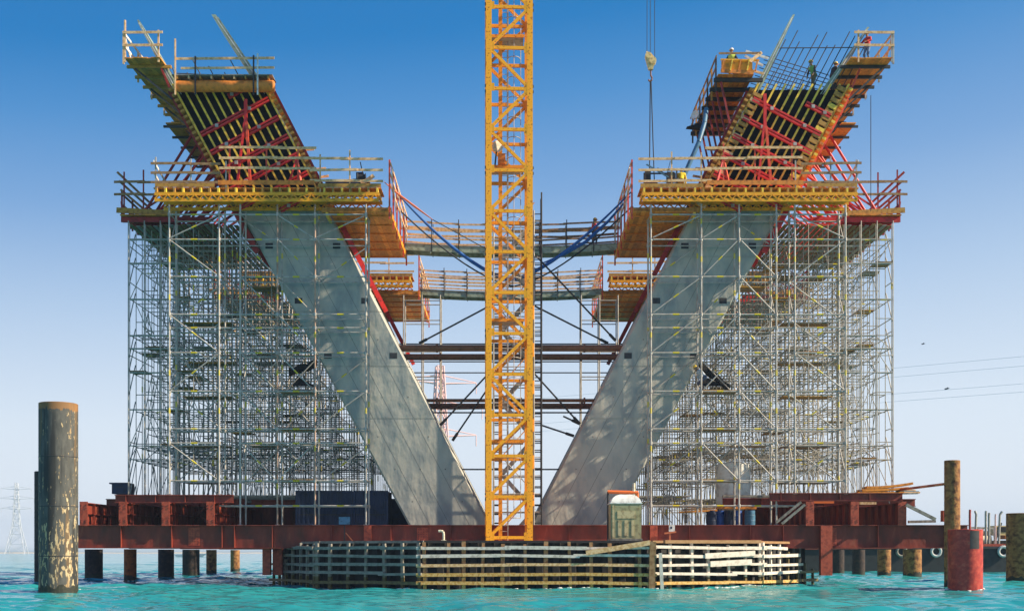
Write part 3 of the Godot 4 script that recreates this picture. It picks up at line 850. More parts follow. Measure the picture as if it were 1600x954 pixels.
# ------------------------------------------------------------------ scaffolds
func scaffold(s: int, label: String) -> void:
	var o := thing("scaffold", label, "scaffold", Vector3(s * 14.0, 3.25, 0))
	# front frames: two rows of stout standards before the leg
	var xs := [18.51, 15.81, 14.66, 12.65, 10.61, 7.85]
	if s > 0: xs = [18.15, 15.4, 14.4, 12.38, 10.33, 7.6]
	var rows := [1.6, 0.3]
	var mark := Mb.new()
	var clamp_mb := Mb.new()
	for x in xs:
		for z in rows:
			var base: float = (4.93 if z < 2 and x > 15.0 else 3.26)
			var x2: float = x
			pipe("standard", Vector3(s * x2, base, z), Vector3(s * x2, 20.62, z), 0.05, M.tube if rng.randf() < 0.8 else M.tube_rusty, o)
			cube("base_plate", Vector3(s * x2, base + 0.01, z), Vector3(0.24, 0.025, 0.24), M.tube, o)
			for y in LEVELS:
				if y > base:
					clamp_mb.tube(Vector3(s * x2, y - 0.09, z), Vector3(s * x2, y + 0.09, z), 0.085, 0.085, 6, true)
			for k in ([0, 2, 3, 5, 6] if x > 12 else [1, 2, 4, 6, 7]):
				var y: float = 5.2 + k * 2.05 + (0.5 if z < 1 else 0.0)
				if y > base + 0.4:
					mark.tube(Vector3(s * x2, y, z), Vector3(s * x2, y + 0.3, z), 0.056, 0.056, 6)
			if x2 > 15.0:
				pass
	var slope := [1, -1, -1, -1, 1] if s < 0 else [1, -1, 1, -1, -1]
	for b in xs.size() - 1:
		for z in rows:
			for k in LEVELS.size():
				var y: float = LEVELS[k]
				if b == 1 and k % 3 == 2: continue
				if y < 4.95 and b < 1: continue
				if b == 0 and y < 5.0: continue
				pipe("ledger", Vector3(s * xs[b], y, z), Vector3(s * xs[b + 1], y, z), 0.042 if z > 1 else 0.034, M.tube, o)
				if z > 1 and b != 1:
					var mx: float = lerpf(xs[b], xs[b + 1], 0.5)
					mark.tube(Vector3(s * mx - 0.18, y, z), Vector3(s * mx + 0.18, y, z), 0.05, 0.05, 6)
	# face bracing, bay by bay
	for b in [0, 2, 3, 4]:
		var big := [20.07, 18.72, 16.7, 14.66, 12.58, 10.5, 8.46, 7.69, 5.65]
		for k in big.size() - 1:
			if k == 6: continue
			if s < 0 and b == 4 and k in [2, 3]: continue
			var dir: int = slope[b]
			if b == 0: dir = 1 if k % 2 == 0 else -1
			if k >= 5: dir = -dir if (k + b) % 2 == 0 else dir
			var x0: float = xs[b] - 0.12
			var x1: float = xs[b + 1] + 0.12
			var hi: float = big[k] - 0.1
			var lo: float = big[k + 1] + 0.1
			var z: float = 1.66 if (b + k) % 3 != 2 else 0.36
			var pa := Vector3(s * x0, hi if dir < 0 else lo, z)
			var pb := Vector3(s * x1, lo if dir < 0 else hi, z)
			pipe("face_brace", pa, pb, 0.036, M.tube, o)
			mark.tube(pa.lerp(pb, 0.45), pa.lerp(pb, 0.56), 0.046, 0.046, 6)
			if k >= 3 and b != 4:
				pipe("face_brace", Vector3(pa.x, pb.y, 0.36), Vector3(pb.x, pa.y, 0.36), 0.03, M.tube_back, o)
	for x in xs:
		for k in LEVELS.size():
			if LEVELS[k] > (5.0 if x > 15 else 3.4):
				pipe("transom", Vector3(s * x, LEVELS[k] + 0.05, 1.6), Vector3(s * x, LEVELS[k] + 0.05, 0.3), 0.034, M.tube_back, o)
		for k in 7:
			if k % 2 == 0 and x > 8:
				pipe("transom_brace", Vector3(s * x, 6.0 + k * 2.05, 1.6), Vector3(s * x, 7.8 + k * 2.05, 0.3), 0.03, M.tube_back, o)
	# lattice under the leaning outer face
	var lat := Mb.new()
	var gx := []
	var x := 21.5
	while x > 6.4:
		gx.append(x)
		x -= 1.1 if x < 18.8 else 0.9
	var gz := []
	var z := -0.95
	while z > -13.5:
		gz.append(z)
		z -= 1.1
	lattice(s, gx, gz, lat, mark, 0.0)
	# the outermost row in front is drawn tube by tube
	for i in 4:
		var px: float = gx[i]
		pipe("standard", Vector3(s * px, 4.92, -0.9 + 0.18), Vector3(s * px, 20.4, -0.9 + 0.18), 0.034, M.tube_back, o)
	for k in LEVELS.size() - 1:
		pipe("ledger", Vector3(s * gx[0], LEVELS[k] - 0.7, -0.72), Vector3(s * 18.5, LEVELS[k] - 0.7, -0.72), 0.03, M.tube_back, o)
		pipe("end_brace", Vector3(s * 21.52, LEVELS[k] - 1.9, -0.9), Vector3(s * 21.52, LEVELS[k] - 0.1, -2.0), 0.03, M.tube_back, o)
	var l := obj("inner_lattice", lat, M.tube_back, o)
	tag(l, "", "", "", "stuff")
	tag(obj("yellow_sleeve", mark, M.coupler, o), "", "", "", "stuff")
	tag(obj("tube_coupler", clamp_mb, M.tube, o), "", "", "", "stuff")
	# plank decks on some lifts
	for t in [[16.7, 2, -1.0], [14.66, 0, -0.9], [14.66, 1, -3.2], [10.5, 3, 1.5], [10.5, 0, -0.9], [7.69, 0, -0.9], [7.69, 2, -0.2], [5.65, 0, -1.2], [12.58, 0, -2.0], [8.46, 3, 1.5], [8.46, 1, -1.0], [5.65, 3, 1.4]]:
		var a: float = xs[t[1]]
		var b: float = xs[t[1] + 1]
		for k in 5:
			var zz: float = t[2] - 0.14 - k * 0.25
			bar("deck_board", Vector3(s * a, t[0] + 0.07, zz), Vector3(s * b, t[0] + 0.07, zz), 0.235, 0.05, [M.timber_grey, M.olive_timber, M.timber_dark][rng.randi() % 3], o)
	# plank panels laid here and there inside the lattice
	for q in 70:
		var i := rng.randi() % (gx.size() - 3)
		var j := rng.randi() % (gz.size() - 1)
		var y: float = LEVELS[rng.randi() % LEVELS.size()] - 0.7
		var gxx: float = gx[i + 1]
		if y < 5.2 or y > minf(19.0, 3.364 + (gxx - 5.72) / 0.538 - 0.6): continue
		if y < 7.7 and gxx > 11.0 and gxx < 14.5: continue
		var pn := Mb.new()
		for b in 4:
			var xx := lerpf(gx[i], gxx, (b + 0.5) / 4.0)
			pn.bar(Vector3(s * xx, y + 0.11, gz[j] + 0.1), Vector3(s * xx, y + 0.11 + rng.randf_range(-0.01, 0.02), gz[j + 1] - 0.1), 0.25, 0.045)
		obj("deck_panel", pn, [M.timber_grey, M.olive_timber, M.grey_plank][rng.randi() % 3], o)
	# sole plates and bundles on the deck
	for q in 5:
		var zz := -1.2 - q * 2.2
		bar("sole_plate", Vector3(s * 21.8, 4.95, zz), Vector3(s * 12.0, 4.95, zz), 0.3, 0.12, M.timber_grey, o)

func lattice(s: int, gx: Array, gz: Array, lat: Mb, mark: Mb, sparse: float) -> void:
	var silo := func(x: float, z: float) -> bool: return s > 0 and x > 11.3 and x < 14.3 and z > -4.6
	var base := func(x: float) -> float: return 4.95 if x > 13.5 else (5.27 if s < 0 and sparse < 0.1 else 3.26)
	var top := func(x: float) -> float: return minf(20.25, 3.364 + (x - 5.72) / 0.538 - 0.35)
	for x in gx:
		for z in gz:
			if top.call(x) - base.call(x) < 1.0 or rng.randf() < sparse: continue
			if silo.call(x, z): continue
			lat.tube(Vector3(s * x, base.call(x), z), Vector3(s * x, top.call(x), z), 0.026, 0.026, 5)
			for k in 3:
				if rng.randf() < 0.2:
					var y := rng.randf_range(base.call(x), top.call(x) - 0.5)
					mark.tube(Vector3(s * x, y, z), Vector3(s * x, y + 0.34, z), 0.042, 0.042, 5)
	var lv: Array = LEVELS.duplicate()
	var r0 := 0.028
	for i in gx.size():
		for j in gz.size():
			for k in lv.size():
				var y: float = lv[k] - 0.7
				if y < 4.0: continue
				if y < 7.6 and silo.call(gx[i], gz[j]): continue
				if i + 1 < gx.size() and y < top.call(gx[i + 1]) and y > base.call(gx[i + 1]) and rng.randf() > sparse + 0.06:
					lat.tube(Vector3(s * gx[i], y, gz[j]), Vector3(s * gx[i + 1], y, gz[j]), r0, r0, 5)
					if rng.randf() < 0.12:
						var mx: float = (gx[i] + gx[i + 1]) * 0.5
						mark.tube(Vector3(s * mx - 0.17, y, gz[j]), Vector3(s * mx + 0.17, y, gz[j]), 0.036, 0.036, 5)
				if j + 1 < gz.size() and y < top.call(gx[i]) and y > base.call(gx[i]) and rng.randf() > sparse + 0.06:
					lat.tube(Vector3(s * gx[i], y + 0.06, gz[j]), Vector3(s * gx[i], y + 0.06, gz[j + 1]), r0, r0, 5)
				if sparse < 0.1 and y + 1.0 < top.call(gx[i]) - 1.0 and y > base.call(gx[i]):
					if j + 1 < gz.size() and rng.randf() < 0.45:
						lat.tube(Vector3(s * gx[i], y + 1.0, gz[j]), Vector3(s * gx[i], y + 1.0, gz[j + 1]), r0, r0, 5)
					if i + 1 < gx.size() and y + 1.0 < top.call(gx[i + 1]) and y > base.call(gx[i + 1]) and rng.randf() < 0.4:
						lat.tube(Vector3(s * gx[i], y + 1.0, gz[j]), Vector3(s * gx[i + 1], y + 1.0, gz[j]), r0, r0, 5)
				if k + 1 < lv.size():
					var y2: float = lv[k + 1] - 0.7
					if y2 < base.call(gx[i]) or y > top.call(gx[i]): continue
					if j + 1 < gz.size() and rng.randf() < 0.22 - sparse * 0.2:
						var f := rng.randf() < 0.5
						lat.tube(Vector3(s * gx[i], y if f else y2, gz[j]), Vector3(s * gx[i], y2 if f else y, gz[j + 1]), 0.024, 0.024, 5)
					if i + 1 < gx.size() and y < top.call(gx[i + 1]) and rng.randf() < 0.2 - sparse * 0.2:
						var f2 := rng.randf() < 0.5
						lat.tube(Vector3(s * gx[i], y if f2 else y2, gz[j]), Vector3(s * gx[i + 1], y2 if f2 else y, gz[j]), 0.024, 0.024, 5)

func rear_scaffold(s: int, label: String) -> void:
	var o := thing("rear_scaffold", label, "scaffold", Vector3(s * 12.0, 3.25, -22))
	var lat := Mb.new()
	var mark := Mb.new()
	var gx := []
	var x := 20.4
	while x > 9.0:
		gx.append(x)
		x -= 2.3
	var gz := []
	var z := -18.0
	while z > -29.0:
		gz.append(z)
		z -= 2.2
	lattice(s, gx, gz, lat, mark, 0.2)
	# towers on the inner side of the far legs
	for xx in [5.0, 6.3, 7.6]:
		for zz in [-17.6, -19.0]:
			lat.tube(Vector3(s * xx, 2.0 + (xx - 1.0) * 1.9, zz), Vector3(s * xx, 20.0, zz), 0.05, 0.05, 6)
	for y in [12.2, 14.2, 16.2, 18.2, 19.6]:
		for zz in [-17.6, -19.0]:
			lat.tube(Vector3(s * (5.0 if y > 11.5 else 6.3), y, zz), Vector3(s * 7.6, y, zz), 0.04, 0.04, 6)
	tag(obj("lattice", lat, M.tube_back, o), "", "", "", "stuff")
	tag(obj("yellow_sleeve", mark, M.coupler, o), "", "", "", "stuff")

# ------------------------------------------------------------------ main climbing platforms
func lattice_girder(o: Node, s: int, x0: float, x1: float, y0: float, z: float, m: Material) -> void:
	# x-running girder with a zigzag web; x1 > x0
	var h := 0.5
	cube("girder_chord", Vector3(s * (x0 + x1) * 0.5, y0 + h - 0.085, z), Vector3(x1 - x0, 0.17, 0.09), m, o)
	cube("girder_chord", Vector3(s * (x0 + x1) * 0.5, y0 + 0.085, z), Vector3(x1 - x0, 0.17, 0.09), m, o)
	var w := Mb.new()
	var n := int((x1 - x0) / 0.24)
	for i in n:
		var a := x0 + (x1 - x0) * i / n
		var b := x0 + (x1 - x0) * (i + 1) / n
		var up := i % 2 == 0
		w.bar(Vector3(s * a, y0 + (0.14 if up else h - 0.14), z), Vector3(s * b, y0 + (h - 0.14 if up else 0.14), z), 0.05, 0.13, Vector3.BACK)
	obj("girder_web", w, m, o)

func fence_x(o: Node, s: int, xa: float, xb: float, y: float, z: float, heights: Array, posts: Array, post_h: float, rail: Material, post: Material) -> void:
	for h in heights:
		var cuts := [xa, lerpf(xa, xb, rng.randf_range(0.38, 0.6)), xb]
		for i in 2:
			bar("guard_rail", Vector3(s * (cuts[i] - 0.2), y + h + 0.02 * i, z + 0.03 + 0.045 * i), Vector3(s * (cuts[i + 1] + 0.25), y + h + rng.randf_range(-0.03, 0.03), z + 0.03 + 0.045 * i), 0.04, 0.13, rail, o)
	for x in posts:
		bar("guard_post", Vector3(s * x, y - 0.35, z), Vector3(s * x, y + post_h + rng.randf_range(-0.1, 0.15), z), 0.075, 0.06, post, o)

func fence_z(o: Node, s: int, x: float, za: float, zb: float, y: float, heights: Array, step: float, post_h: float, rail: Material, post: Material, below := 0.35) -> void:
	for h in heights:
		bar("guard_rail", Vector3(s * x, y + h, za), Vector3(s * x, y + h, zb), 0.045, 0.13, rail, o)
	var n := int(absf(zb - za) / step)
	for i in n + 1:
		var z := lerpf(za, zb, float(i) / n)
		bar("guard_post", Vector3(s * (x + 0.06), y - below, z), Vector3(s * (x + 0.06), y + post_h, z), 0.09, 0.08, post, o)

func main_platform(s: int, zoff: float, label: String, near: bool) -> void:
	var o := thing("climbing_platform", label, "work platform", Vector3(s * 13.0, 20.6, zoff))
	var x0 := 7.1
	var x1 := 19.2 if s < 0 else 18.7
	# carrying girders: nearer pair, and one behind the leg
	for z in [1.95, 0.3, -8.5]:
		lattice_girder(o, s, x0 if z > -5 else 6.5, x1, 20.66, zoff + z, M.yellow_girder)
	for k in 26:
		var x := x0 + 0.1 + k * (x1 - x0 - 0.2) / 25
		bar("joist", Vector3(s * x, 21.29, zoff + 1.98), Vector3(s * x, 21.29, zoff + 0.12), 0.1, 0.24, M.yellow_beam if k % 2 == 0 else M.olive_timber, o)
	for k in 6:
		var z := zoff + 1.7 - k * 0.26
		bar("deck_board", Vector3(s * (x0 - 0.1), 21.44, z), Vector3(s * (x1 + 0.1), 21.44, z), 0.25, 0.05, [M.plank, M.plank_b, M.plank_c][k % 3], o)
	# raised middle before the formwork
	bar("toe_board", Vector3(s * 10.6, 21.72, zoff + 1.86), Vector3(s * 15.8, 21.72, zoff + 1.86), 0.04, 0.24, M.orange_form, o)
	bar("toe_board", Vector3(s * 16.0, 21.58, zoff + 1.85), Vector3(s * x1, 21.58, zoff + 1.85), 0.04, 0.2, M.olive_timber, o)
	bar("toe_board", Vector3(s * (x0 - 0.1), 21.56, zoff + 1.88), Vector3(s * 10.4, 21.56, zoff + 1.88), 0.04, 0.2, M.olive_timber, o)
	fence_x(o, s, 15.9, x1, 21.46, zoff + 1.75, [0.3, 0.8, 1.3], [15.4, 17.3, x1], 1.55, M.timber_dark, M.tube)
	fence_x(o, s, 10.7, 15.5, 22.0, zoff + 1.8, [0.5, 1.05, 1.6], [15.2, 13.2, 11.5], 1.85, M.timber, M.red_orange)
	fence_x(o, s, x0, 10.6, 21.46, zoff + 1.78, [0.35, 0.95, 1.55], [10.3, 8.7], 1.9, M.timber, M.timber)
	for k in 2:
		bar("diagonal_rail", Vector3(s * (x1 + 0.1), 22.9 - k * 0.6, zoff + 1.8), Vector3(s * (x1 + 0.1), 22.3 - k * 0.6, zoff - 1.2), 0.04, 0.13, M.white, o)
	# inner side: planked soffit that runs back past the leg, red-posted fence along its edge
	for k in 13:
		var x := 6.72 + k * 0.25
		var zb := zoff - 8.2
		bar("soffit_plank", Vector3(s * x, 20.25, zoff + 1.5), Vector3(s * x, 20.25, zb), 0.238, 0.06, [M.plank, M.plank_b, M.plank_c][rng.randi() % 3], o)
	for k in 6:
		bar("soffit_rib", Vector3(s * 6.7, 20.18, zoff + 0.9 - k * 1.75), Vector3(s * 9.8, 20.18, zoff + 0.9 - k * 1.75), 0.07, 0.08, M.orange_form, o)
	for z in [1.2, -1.6, -4.6, -7.4]:
		bar("cross_beam", Vector3(s * 6.5, 20.42, zoff + z), Vector3(s * 10.3, 20.42, zoff + z), 0.14, 0.26, M.olive_timber, o)
	bar("edge_beam", Vector3(s * 6.6, 20.36, zoff + 1.6), Vector3(s * 6.6, 20.36, zoff - 8.4), 0.12, 0.3, M.yellow_girder, o)
	bar("edge_beam", Vector3(s * 10.0, 20.16, zoff + 1.4), Vector3(s * 10.0, 20.16, zoff - 8.0), 0.14, 0.2, M.yellow_beam, o)
	fence_z(o, s, 6.5, zoff + 1.7, zoff - 8.4, 21.3, [0.35, 0.9, 1.5], 2.0, 1.7, M.timber, M.red_orange, 1.5)
	for k in 3:
		bar("fence_brace", Vector3(s * 6.45, 22.6, zoff + 1.6 - k * 3.4), Vector3(s * 6.45, 20.9, zoff - 0.8 - k * 3.4), 0.05, 0.1, M.white, o)
	# climbing rails under it along the leg's inner face
	for z in [-1.0, -4.0, -7.0]:
		var a := Vector3(s * (inner(20.6) - 0.28), 20.6, zoff + z)
		var b := Vector3(s * (inner(16.6) - 0.28), 16.6, zoff + z)
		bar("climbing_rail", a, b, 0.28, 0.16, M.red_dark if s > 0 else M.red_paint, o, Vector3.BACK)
	for z in [0.1, -3.0, -6.0]:
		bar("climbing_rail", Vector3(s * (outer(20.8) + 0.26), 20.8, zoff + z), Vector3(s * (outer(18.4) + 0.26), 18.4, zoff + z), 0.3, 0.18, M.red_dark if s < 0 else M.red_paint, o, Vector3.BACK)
	# outer side: lower red platform that the raking props stand on
	var xo := 22.1
	for k in 26:
		var xs := 13.3 + k * 0.33
		bar("scaffold_plank", Vector3(s * xs, 20.32, zoff - 1.1 - rng.randf() * 0.4), Vector3(s * xs, 20.32 + rng.randf_range(-0.02, 0.02), zoff - 11.6), 0.24, 0.05, M.grey_plank if k % 3 else M.timber_grey, o)
	for k in 8:
		var z := zoff - 1.5 - k * 1.3
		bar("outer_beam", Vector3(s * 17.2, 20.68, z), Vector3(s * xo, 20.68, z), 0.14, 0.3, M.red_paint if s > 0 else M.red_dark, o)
		bar("bracket_post", Vector3(s * (xo - 0.1), 20.6, z), Vector3(s * (xo + 0.05), 21.7, z), 0.1, 0.1, M.red_dark, o)
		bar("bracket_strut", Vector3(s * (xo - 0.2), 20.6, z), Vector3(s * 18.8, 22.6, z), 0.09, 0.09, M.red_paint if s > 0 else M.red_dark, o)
	for k in 10:
		var x := 19.4 + k * 0.29
		bar("deck_board", Vector3(s * x, 20.88, zoff - 1.2), Vector3(s * x, 20.88, zoff - 11.0), 0.27, 0.05, [M.plank, M.plank_b, M.plank_c][rng.randi() % 3], o)
	fence_x(o, s, 19.6, 22.3, 20.92, zoff - 1.5, [1.2, 1.9], [20.9, 22.0], 2.5, M.timber_dark, M.red_dark)
	bar("toe_board", Vector3(s * 18.8, 21.0, zoff - 1.4), Vector3(s * 22.4, 21.2, zoff - 1.4), 0.05, 0.3, M.olive_timber, o)
	fence_z(o, s, 22.1, zoff - 1.6, zoff - 10.8, 20.92, [0.6, 1.2], 1.8, 1.5, M.timber_dark, M.red_dark)
	for k in 3:
		bar("loose_rail", Vector3(s * (22.2 + 0.1 * k), 22.4 + k * 0.5, zoff - 1.5), Vector3(s * (20.4 + 0.2 * k), 20.9 + k * 0.5, zoff - 2.2), 0.05, 0.12, M.timber_dark if s < 0 else M.red_orange, o)
	if near:
		for k in 3:
			var y: float = [24.6, 23.75, 23.5][k]
			bar("stub_rail", Vector3(s * (inner(y) + 0.3), y, zoff - 1.5 - k * 0.8), Vector3(s * (inner(y) - [0.9, 1.0, 0.9][k]), y + [0.1, 0.12, 0.2][k], zoff - 1.5 - k * 0.8), 0.05, 0.13, M.timber, o)

# ------------------------------------------------------------------ formwork of the next lift
func waler(o: Node, a: Vector3, b: Vector3, m: Material) -> void:
	var w := Mb.new()
	var d := (b - a).normalized()
	var n := d.cross(Vector3.BACK).normalized()
	w.bar(a + n * 0.085, b + n * 0.085, 0.14, 0.1, n)
	w.bar(a - n * 0.085, b - n * 0.085, 0.14, 0.1, n)
	obj("waler", w, m, o)

func lam_strut(o: Node, x: float, y0: float, y1: float, split: float) -> void:
	bar("prop", Vector3(x, split, 0.62), Vector3(x, y1, 0.6), 0.17, 0.12, M.red_paint, o)
	bar("prop", Vector3(x - 0.06, split, 0.64), Vector3(x - 0.42, y0, 0.8), 0.12, 0.1, M.red_paint, o)
	bar("prop", Vector3(x + 0.06, split, 0.64), Vector3(x + 0.3, y0, 0.8), 0.14, 0.1, M.red_orange, o)

func formwork(s: int, label: String) -> void:
	var o := thing("leg_formwork", label, "formwork", Vector3(s * 14.5, 21.5, 0))
	var ya := 20.9
	var yb := 27.45
	var p := []
	var q := []
	for z in [0.03, 0.008]:
		p.append(Vector3(s * (inner(ya)), ya, z)); q.append(Vector3(s * inner(yb), yb, z))
	p = [Vector3(s * inner(ya), ya, 0.035), Vector3(s * outer(ya), ya, 0.035), Vector3(s * outer(ya), ya, 0.008), Vector3(s * inner(ya), ya, 0.008)]
	q = [Vector3(s * inner(yb), yb, 0.035), Vector3(s * outer(yb), yb, 0.035), Vector3(s * outer(yb), yb, 0.008), Vector3(s * inner(yb), yb, 0.008)]
	var sheet := Mb.new()
	sheet.loft(p, q)
	obj("plywood_face", sheet, M.film_ply, o)
	for k in 11:
		var u := (k + 0.12) / 10.24
		var t0 := lerpf(inner(ya), outer(ya), u)
		var t1 := lerpf(inner(yb + 0.25), outer(yb + 0.25), u)
		bar("timber_beam", Vector3(s * t0, ya, 0.14), Vector3(s * t1, yb + 0.25, 0.14), 0.105, 0.2, M.yellow_beam, o, Vector3.BACK)
	var axis := Vector3(-s * -0.466, 0.885, 0)
	axis = Vector3(s * 0.466, 0.885, 0)
	var across := Vector3(-s * 0.885, 0.466, 0)
	for k in 7:
		var y := 20.75 + k * 1.02
		var mid := Vector3(s * (inner(y) + outer(y)) * 0.5, y, 0.31)
		var h := 2.12
		var a := mid - across * h
		var b := mid + across * h
		if k == 6:
			b = mid + across * 1.2 if s < 0 else mid - across * 0.6
			if s < 0: a = mid + across * 0.2
		if k == 0: a = mid - across * 0.2
		waler(o, a, b, M.red_paint)
		for u in [0.24, 0.72]:
			var c := a.lerp(b, u)
			cube("tie_nut", c + Vector3(0, 0, 0.1), Vector3(0.18, 0.18, 0.06), M.tube, o)
	if s < 0:
		lam_strut(o, -14.6, 21.9, 26.7, 25.4)
		lam_strut(o, -11.8, 21.9, 23.6, 23.2)
	else:
		lam_strut(o, 14.0, 21.9, 27.0, 25.2)
		lam_strut(o, 11.7, 21.9, 23.6, 23.2)
	# side forms: plywood and beams that run back along the leg, ends to the front
	for side in [0, 1]:
		var e := func(y: float, out: float) -> float: return s * (outer(y) + out if side == 0 else inner(y) - out)
		var sm := Mb.new()
		sm.loft([Vector3(e.call(ya, 0.01), ya, 0.1), Vector3(e.call(ya, 0.05), ya, 0.1), Vector3(e.call(ya, 0.05), ya, -8.2), Vector3(e.call(ya, 0.01), ya, -8.2)], [Vector3(e.call(yb, 0.01), yb, 0.1), Vector3(e.call(yb, 0.05), yb, 0.1), Vector3(e.call(yb, 0.05), yb, -8.2), Vector3(e.call(yb, 0.01), yb, -8.2)])
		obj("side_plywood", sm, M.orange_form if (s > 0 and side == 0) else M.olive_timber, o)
		for k in 22:
			var y := ya + 0.15 + k * 0.3
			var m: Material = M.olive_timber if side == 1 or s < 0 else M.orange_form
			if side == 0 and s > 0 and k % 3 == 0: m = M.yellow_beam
			bar("side_beam", Vector3(e.call(y, 0.17), y, 0.36 + 0.05 * (k % 2)), Vector3(e.call(y, 0.17), y, -8.3), 0.22, 0.14, m, o, axis)
		for k in 6:
			var z := -0.2 - k * 1.5
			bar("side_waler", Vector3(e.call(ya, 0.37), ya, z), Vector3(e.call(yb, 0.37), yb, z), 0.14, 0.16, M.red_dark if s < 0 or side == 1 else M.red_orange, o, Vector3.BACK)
	if s > 0:
		# stop-end blocks along both edges of the front face
		for k in 20:
			var y := 21.1 + k * 0.32
			bar("edge_block", Vector3(inner(y) + 0.02, y - 0.02, 0.3), Vector3(inner(y) + 0.5, y - 0.26, 0.3), 0.2, 0.12, M.olive_timber if k % 3 else M.timber, o, Vector3.BACK)
			bar("edge_block", Vector3(outer(y) - 0.02, y + 0.1, 0.3), Vector3(outer(y) - 0.46, y + 0.33, 0.3), 0.24, 0.12, M.olive_timber if k % 4 else M.yellow_beam, o, Vector3.BACK)
	# far face
	var back := Mb.new()
	for t in p.size():
		p[t].z -= 8.06; q[t].z -= 8.06
	back.loft(p, q)
	obj("rear_plywood", back, M.film_ply, o)
	# raking props from the outer platform, rank behind rank
	for k in 8:
		var z := -1.5 - k * 1.28
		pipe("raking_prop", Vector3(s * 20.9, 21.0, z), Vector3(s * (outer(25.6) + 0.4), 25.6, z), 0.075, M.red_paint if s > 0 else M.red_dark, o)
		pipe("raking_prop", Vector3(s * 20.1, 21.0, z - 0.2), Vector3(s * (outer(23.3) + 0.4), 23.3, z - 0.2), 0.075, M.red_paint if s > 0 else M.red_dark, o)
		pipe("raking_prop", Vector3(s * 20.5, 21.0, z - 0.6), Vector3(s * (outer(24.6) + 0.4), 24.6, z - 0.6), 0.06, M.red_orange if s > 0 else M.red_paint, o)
		if k % 2 == 0:
			pipe("raking_prop", Vector3(s * 19.3, 21.0, z), Vector3(s * (outer(22.8) + 0.4), 22.8, z), 0.07, M.red_paint, o)
	# thin edge plates that lead the side forms upwards
	for t in [[0, 31.4 if s < 0 else 31.0, 0.55], [1, 31.7, 0.62]]:
		var y0 := 27.2
		var y1: float = t[1]
		var e2 := func(y: float, out: float) -> float: return (17.45 + (y - 27.2) * 0.66 + out) if (s > 0 and t[0] == 0) else s * (outer(y) + out if t[0] == 0 else inner(y) - out - (0.0 if s > 0 else (y - y0) * -0.16))
		var w := Mb.new()
		var tip := 0.22 if (s < 0 and t[0] == 1) else 0.1
		w.loft([Vector3(e2.call(y0, -0.34), y0, 0.0), Vector3(e2.call(y0, 0.06), y0, 0.0), Vector3(e2.call(y0, 0.06), y0, -1.9), Vector3(e2.call(y0, -0.34), y0, -1.9)],
			[Vector3(e2.call(y1, -tip), y1, -0.1), Vector3(e2.call(y1, 0.02), y1, -0.1), Vector3(e2.call(y1 - 0.5, 0.02), y1 - 0.5, -1.7), Vector3(e2.call(y1 - 0.5, -tip), y1 - 0.5, -1.7)])
		obj("edge_plate", w, M.plate_grey, o)
		for j in 3:
			var oo := 0.04 - j * 0.14
			bar("plate_rib", Vector3(e2.call(y0, oo), y0, 0.03), Vector3(e2.call(y1 - 0.2, oo * tip / 0.26), y1 - 0.2, -0.04), 0.05, 0.1, M.white if j == 1 else M.plate_grey, o, Vector3.BACK)

func rebar_cage(s: int, label: String, dense: bool) -> void:
	var o := thing("rebar_cage", label, "rebar", Vector3(s * 16.2, 27.2, -1))
	var m: Material = M.rebar
	var ntop := 12 if dense else 7
	for k in ntop:
		var u := (k + 0.7) / (ntop + 0.4)
		var y1 := (30.4 + 0.5 * sin(k * 1.7)) if dense else 28.9 + 0.4 * sin(k * 2.1)
		var y0 := 26.6
		pipe("upright_bar", Vector3(s * lerpf(inner(y0), outer(y0), u), y0, -0.3), Vector3(s * lerpf(inner(y1), outer(y1), u), y1, -0.3), 0.028, m, o)
	if dense:
		pipe("tie_bar", Vector3(s * inner(29.9), 29.9, -0.26), Vector3(s * (outer(29.9) - 0.1), 29.93, -0.26), 0.026, m, o)
		for k in 9:
			var y := 27.2 + k * 0.24
			pipe("cross_bar", Vector3(s * (inner(y) + 0.05), y + 0.9 - k * 0.02, -1.2), Vector3(s * (outer(y) - 0.6 - k * 0.12), y - 0.35, -1.2), 0.022, m, o)
		for k in 9:
			var u := 0.04 + k * 0.075
			pipe("rear_bar", Vector3(s * lerpf(inner(26.8), outer(26.8), u), 26.8, -1.4), Vector3(s * lerpf(inner(29.2 - k * 0.1), outer(29.2 - k * 0.1), u), 29.2 - k * 0.1, -1.4), 0.022, m, o)
	else:
		for k in 3:
			var y := 27.6 + k * 0.35
			pipe("cross_bar", Vector3(s * (inner(y) + 0.3), y, -0.26), Vector3(s * (outer(y) - 0.3), y + 0.2, -0.26), 0.024, m, o)

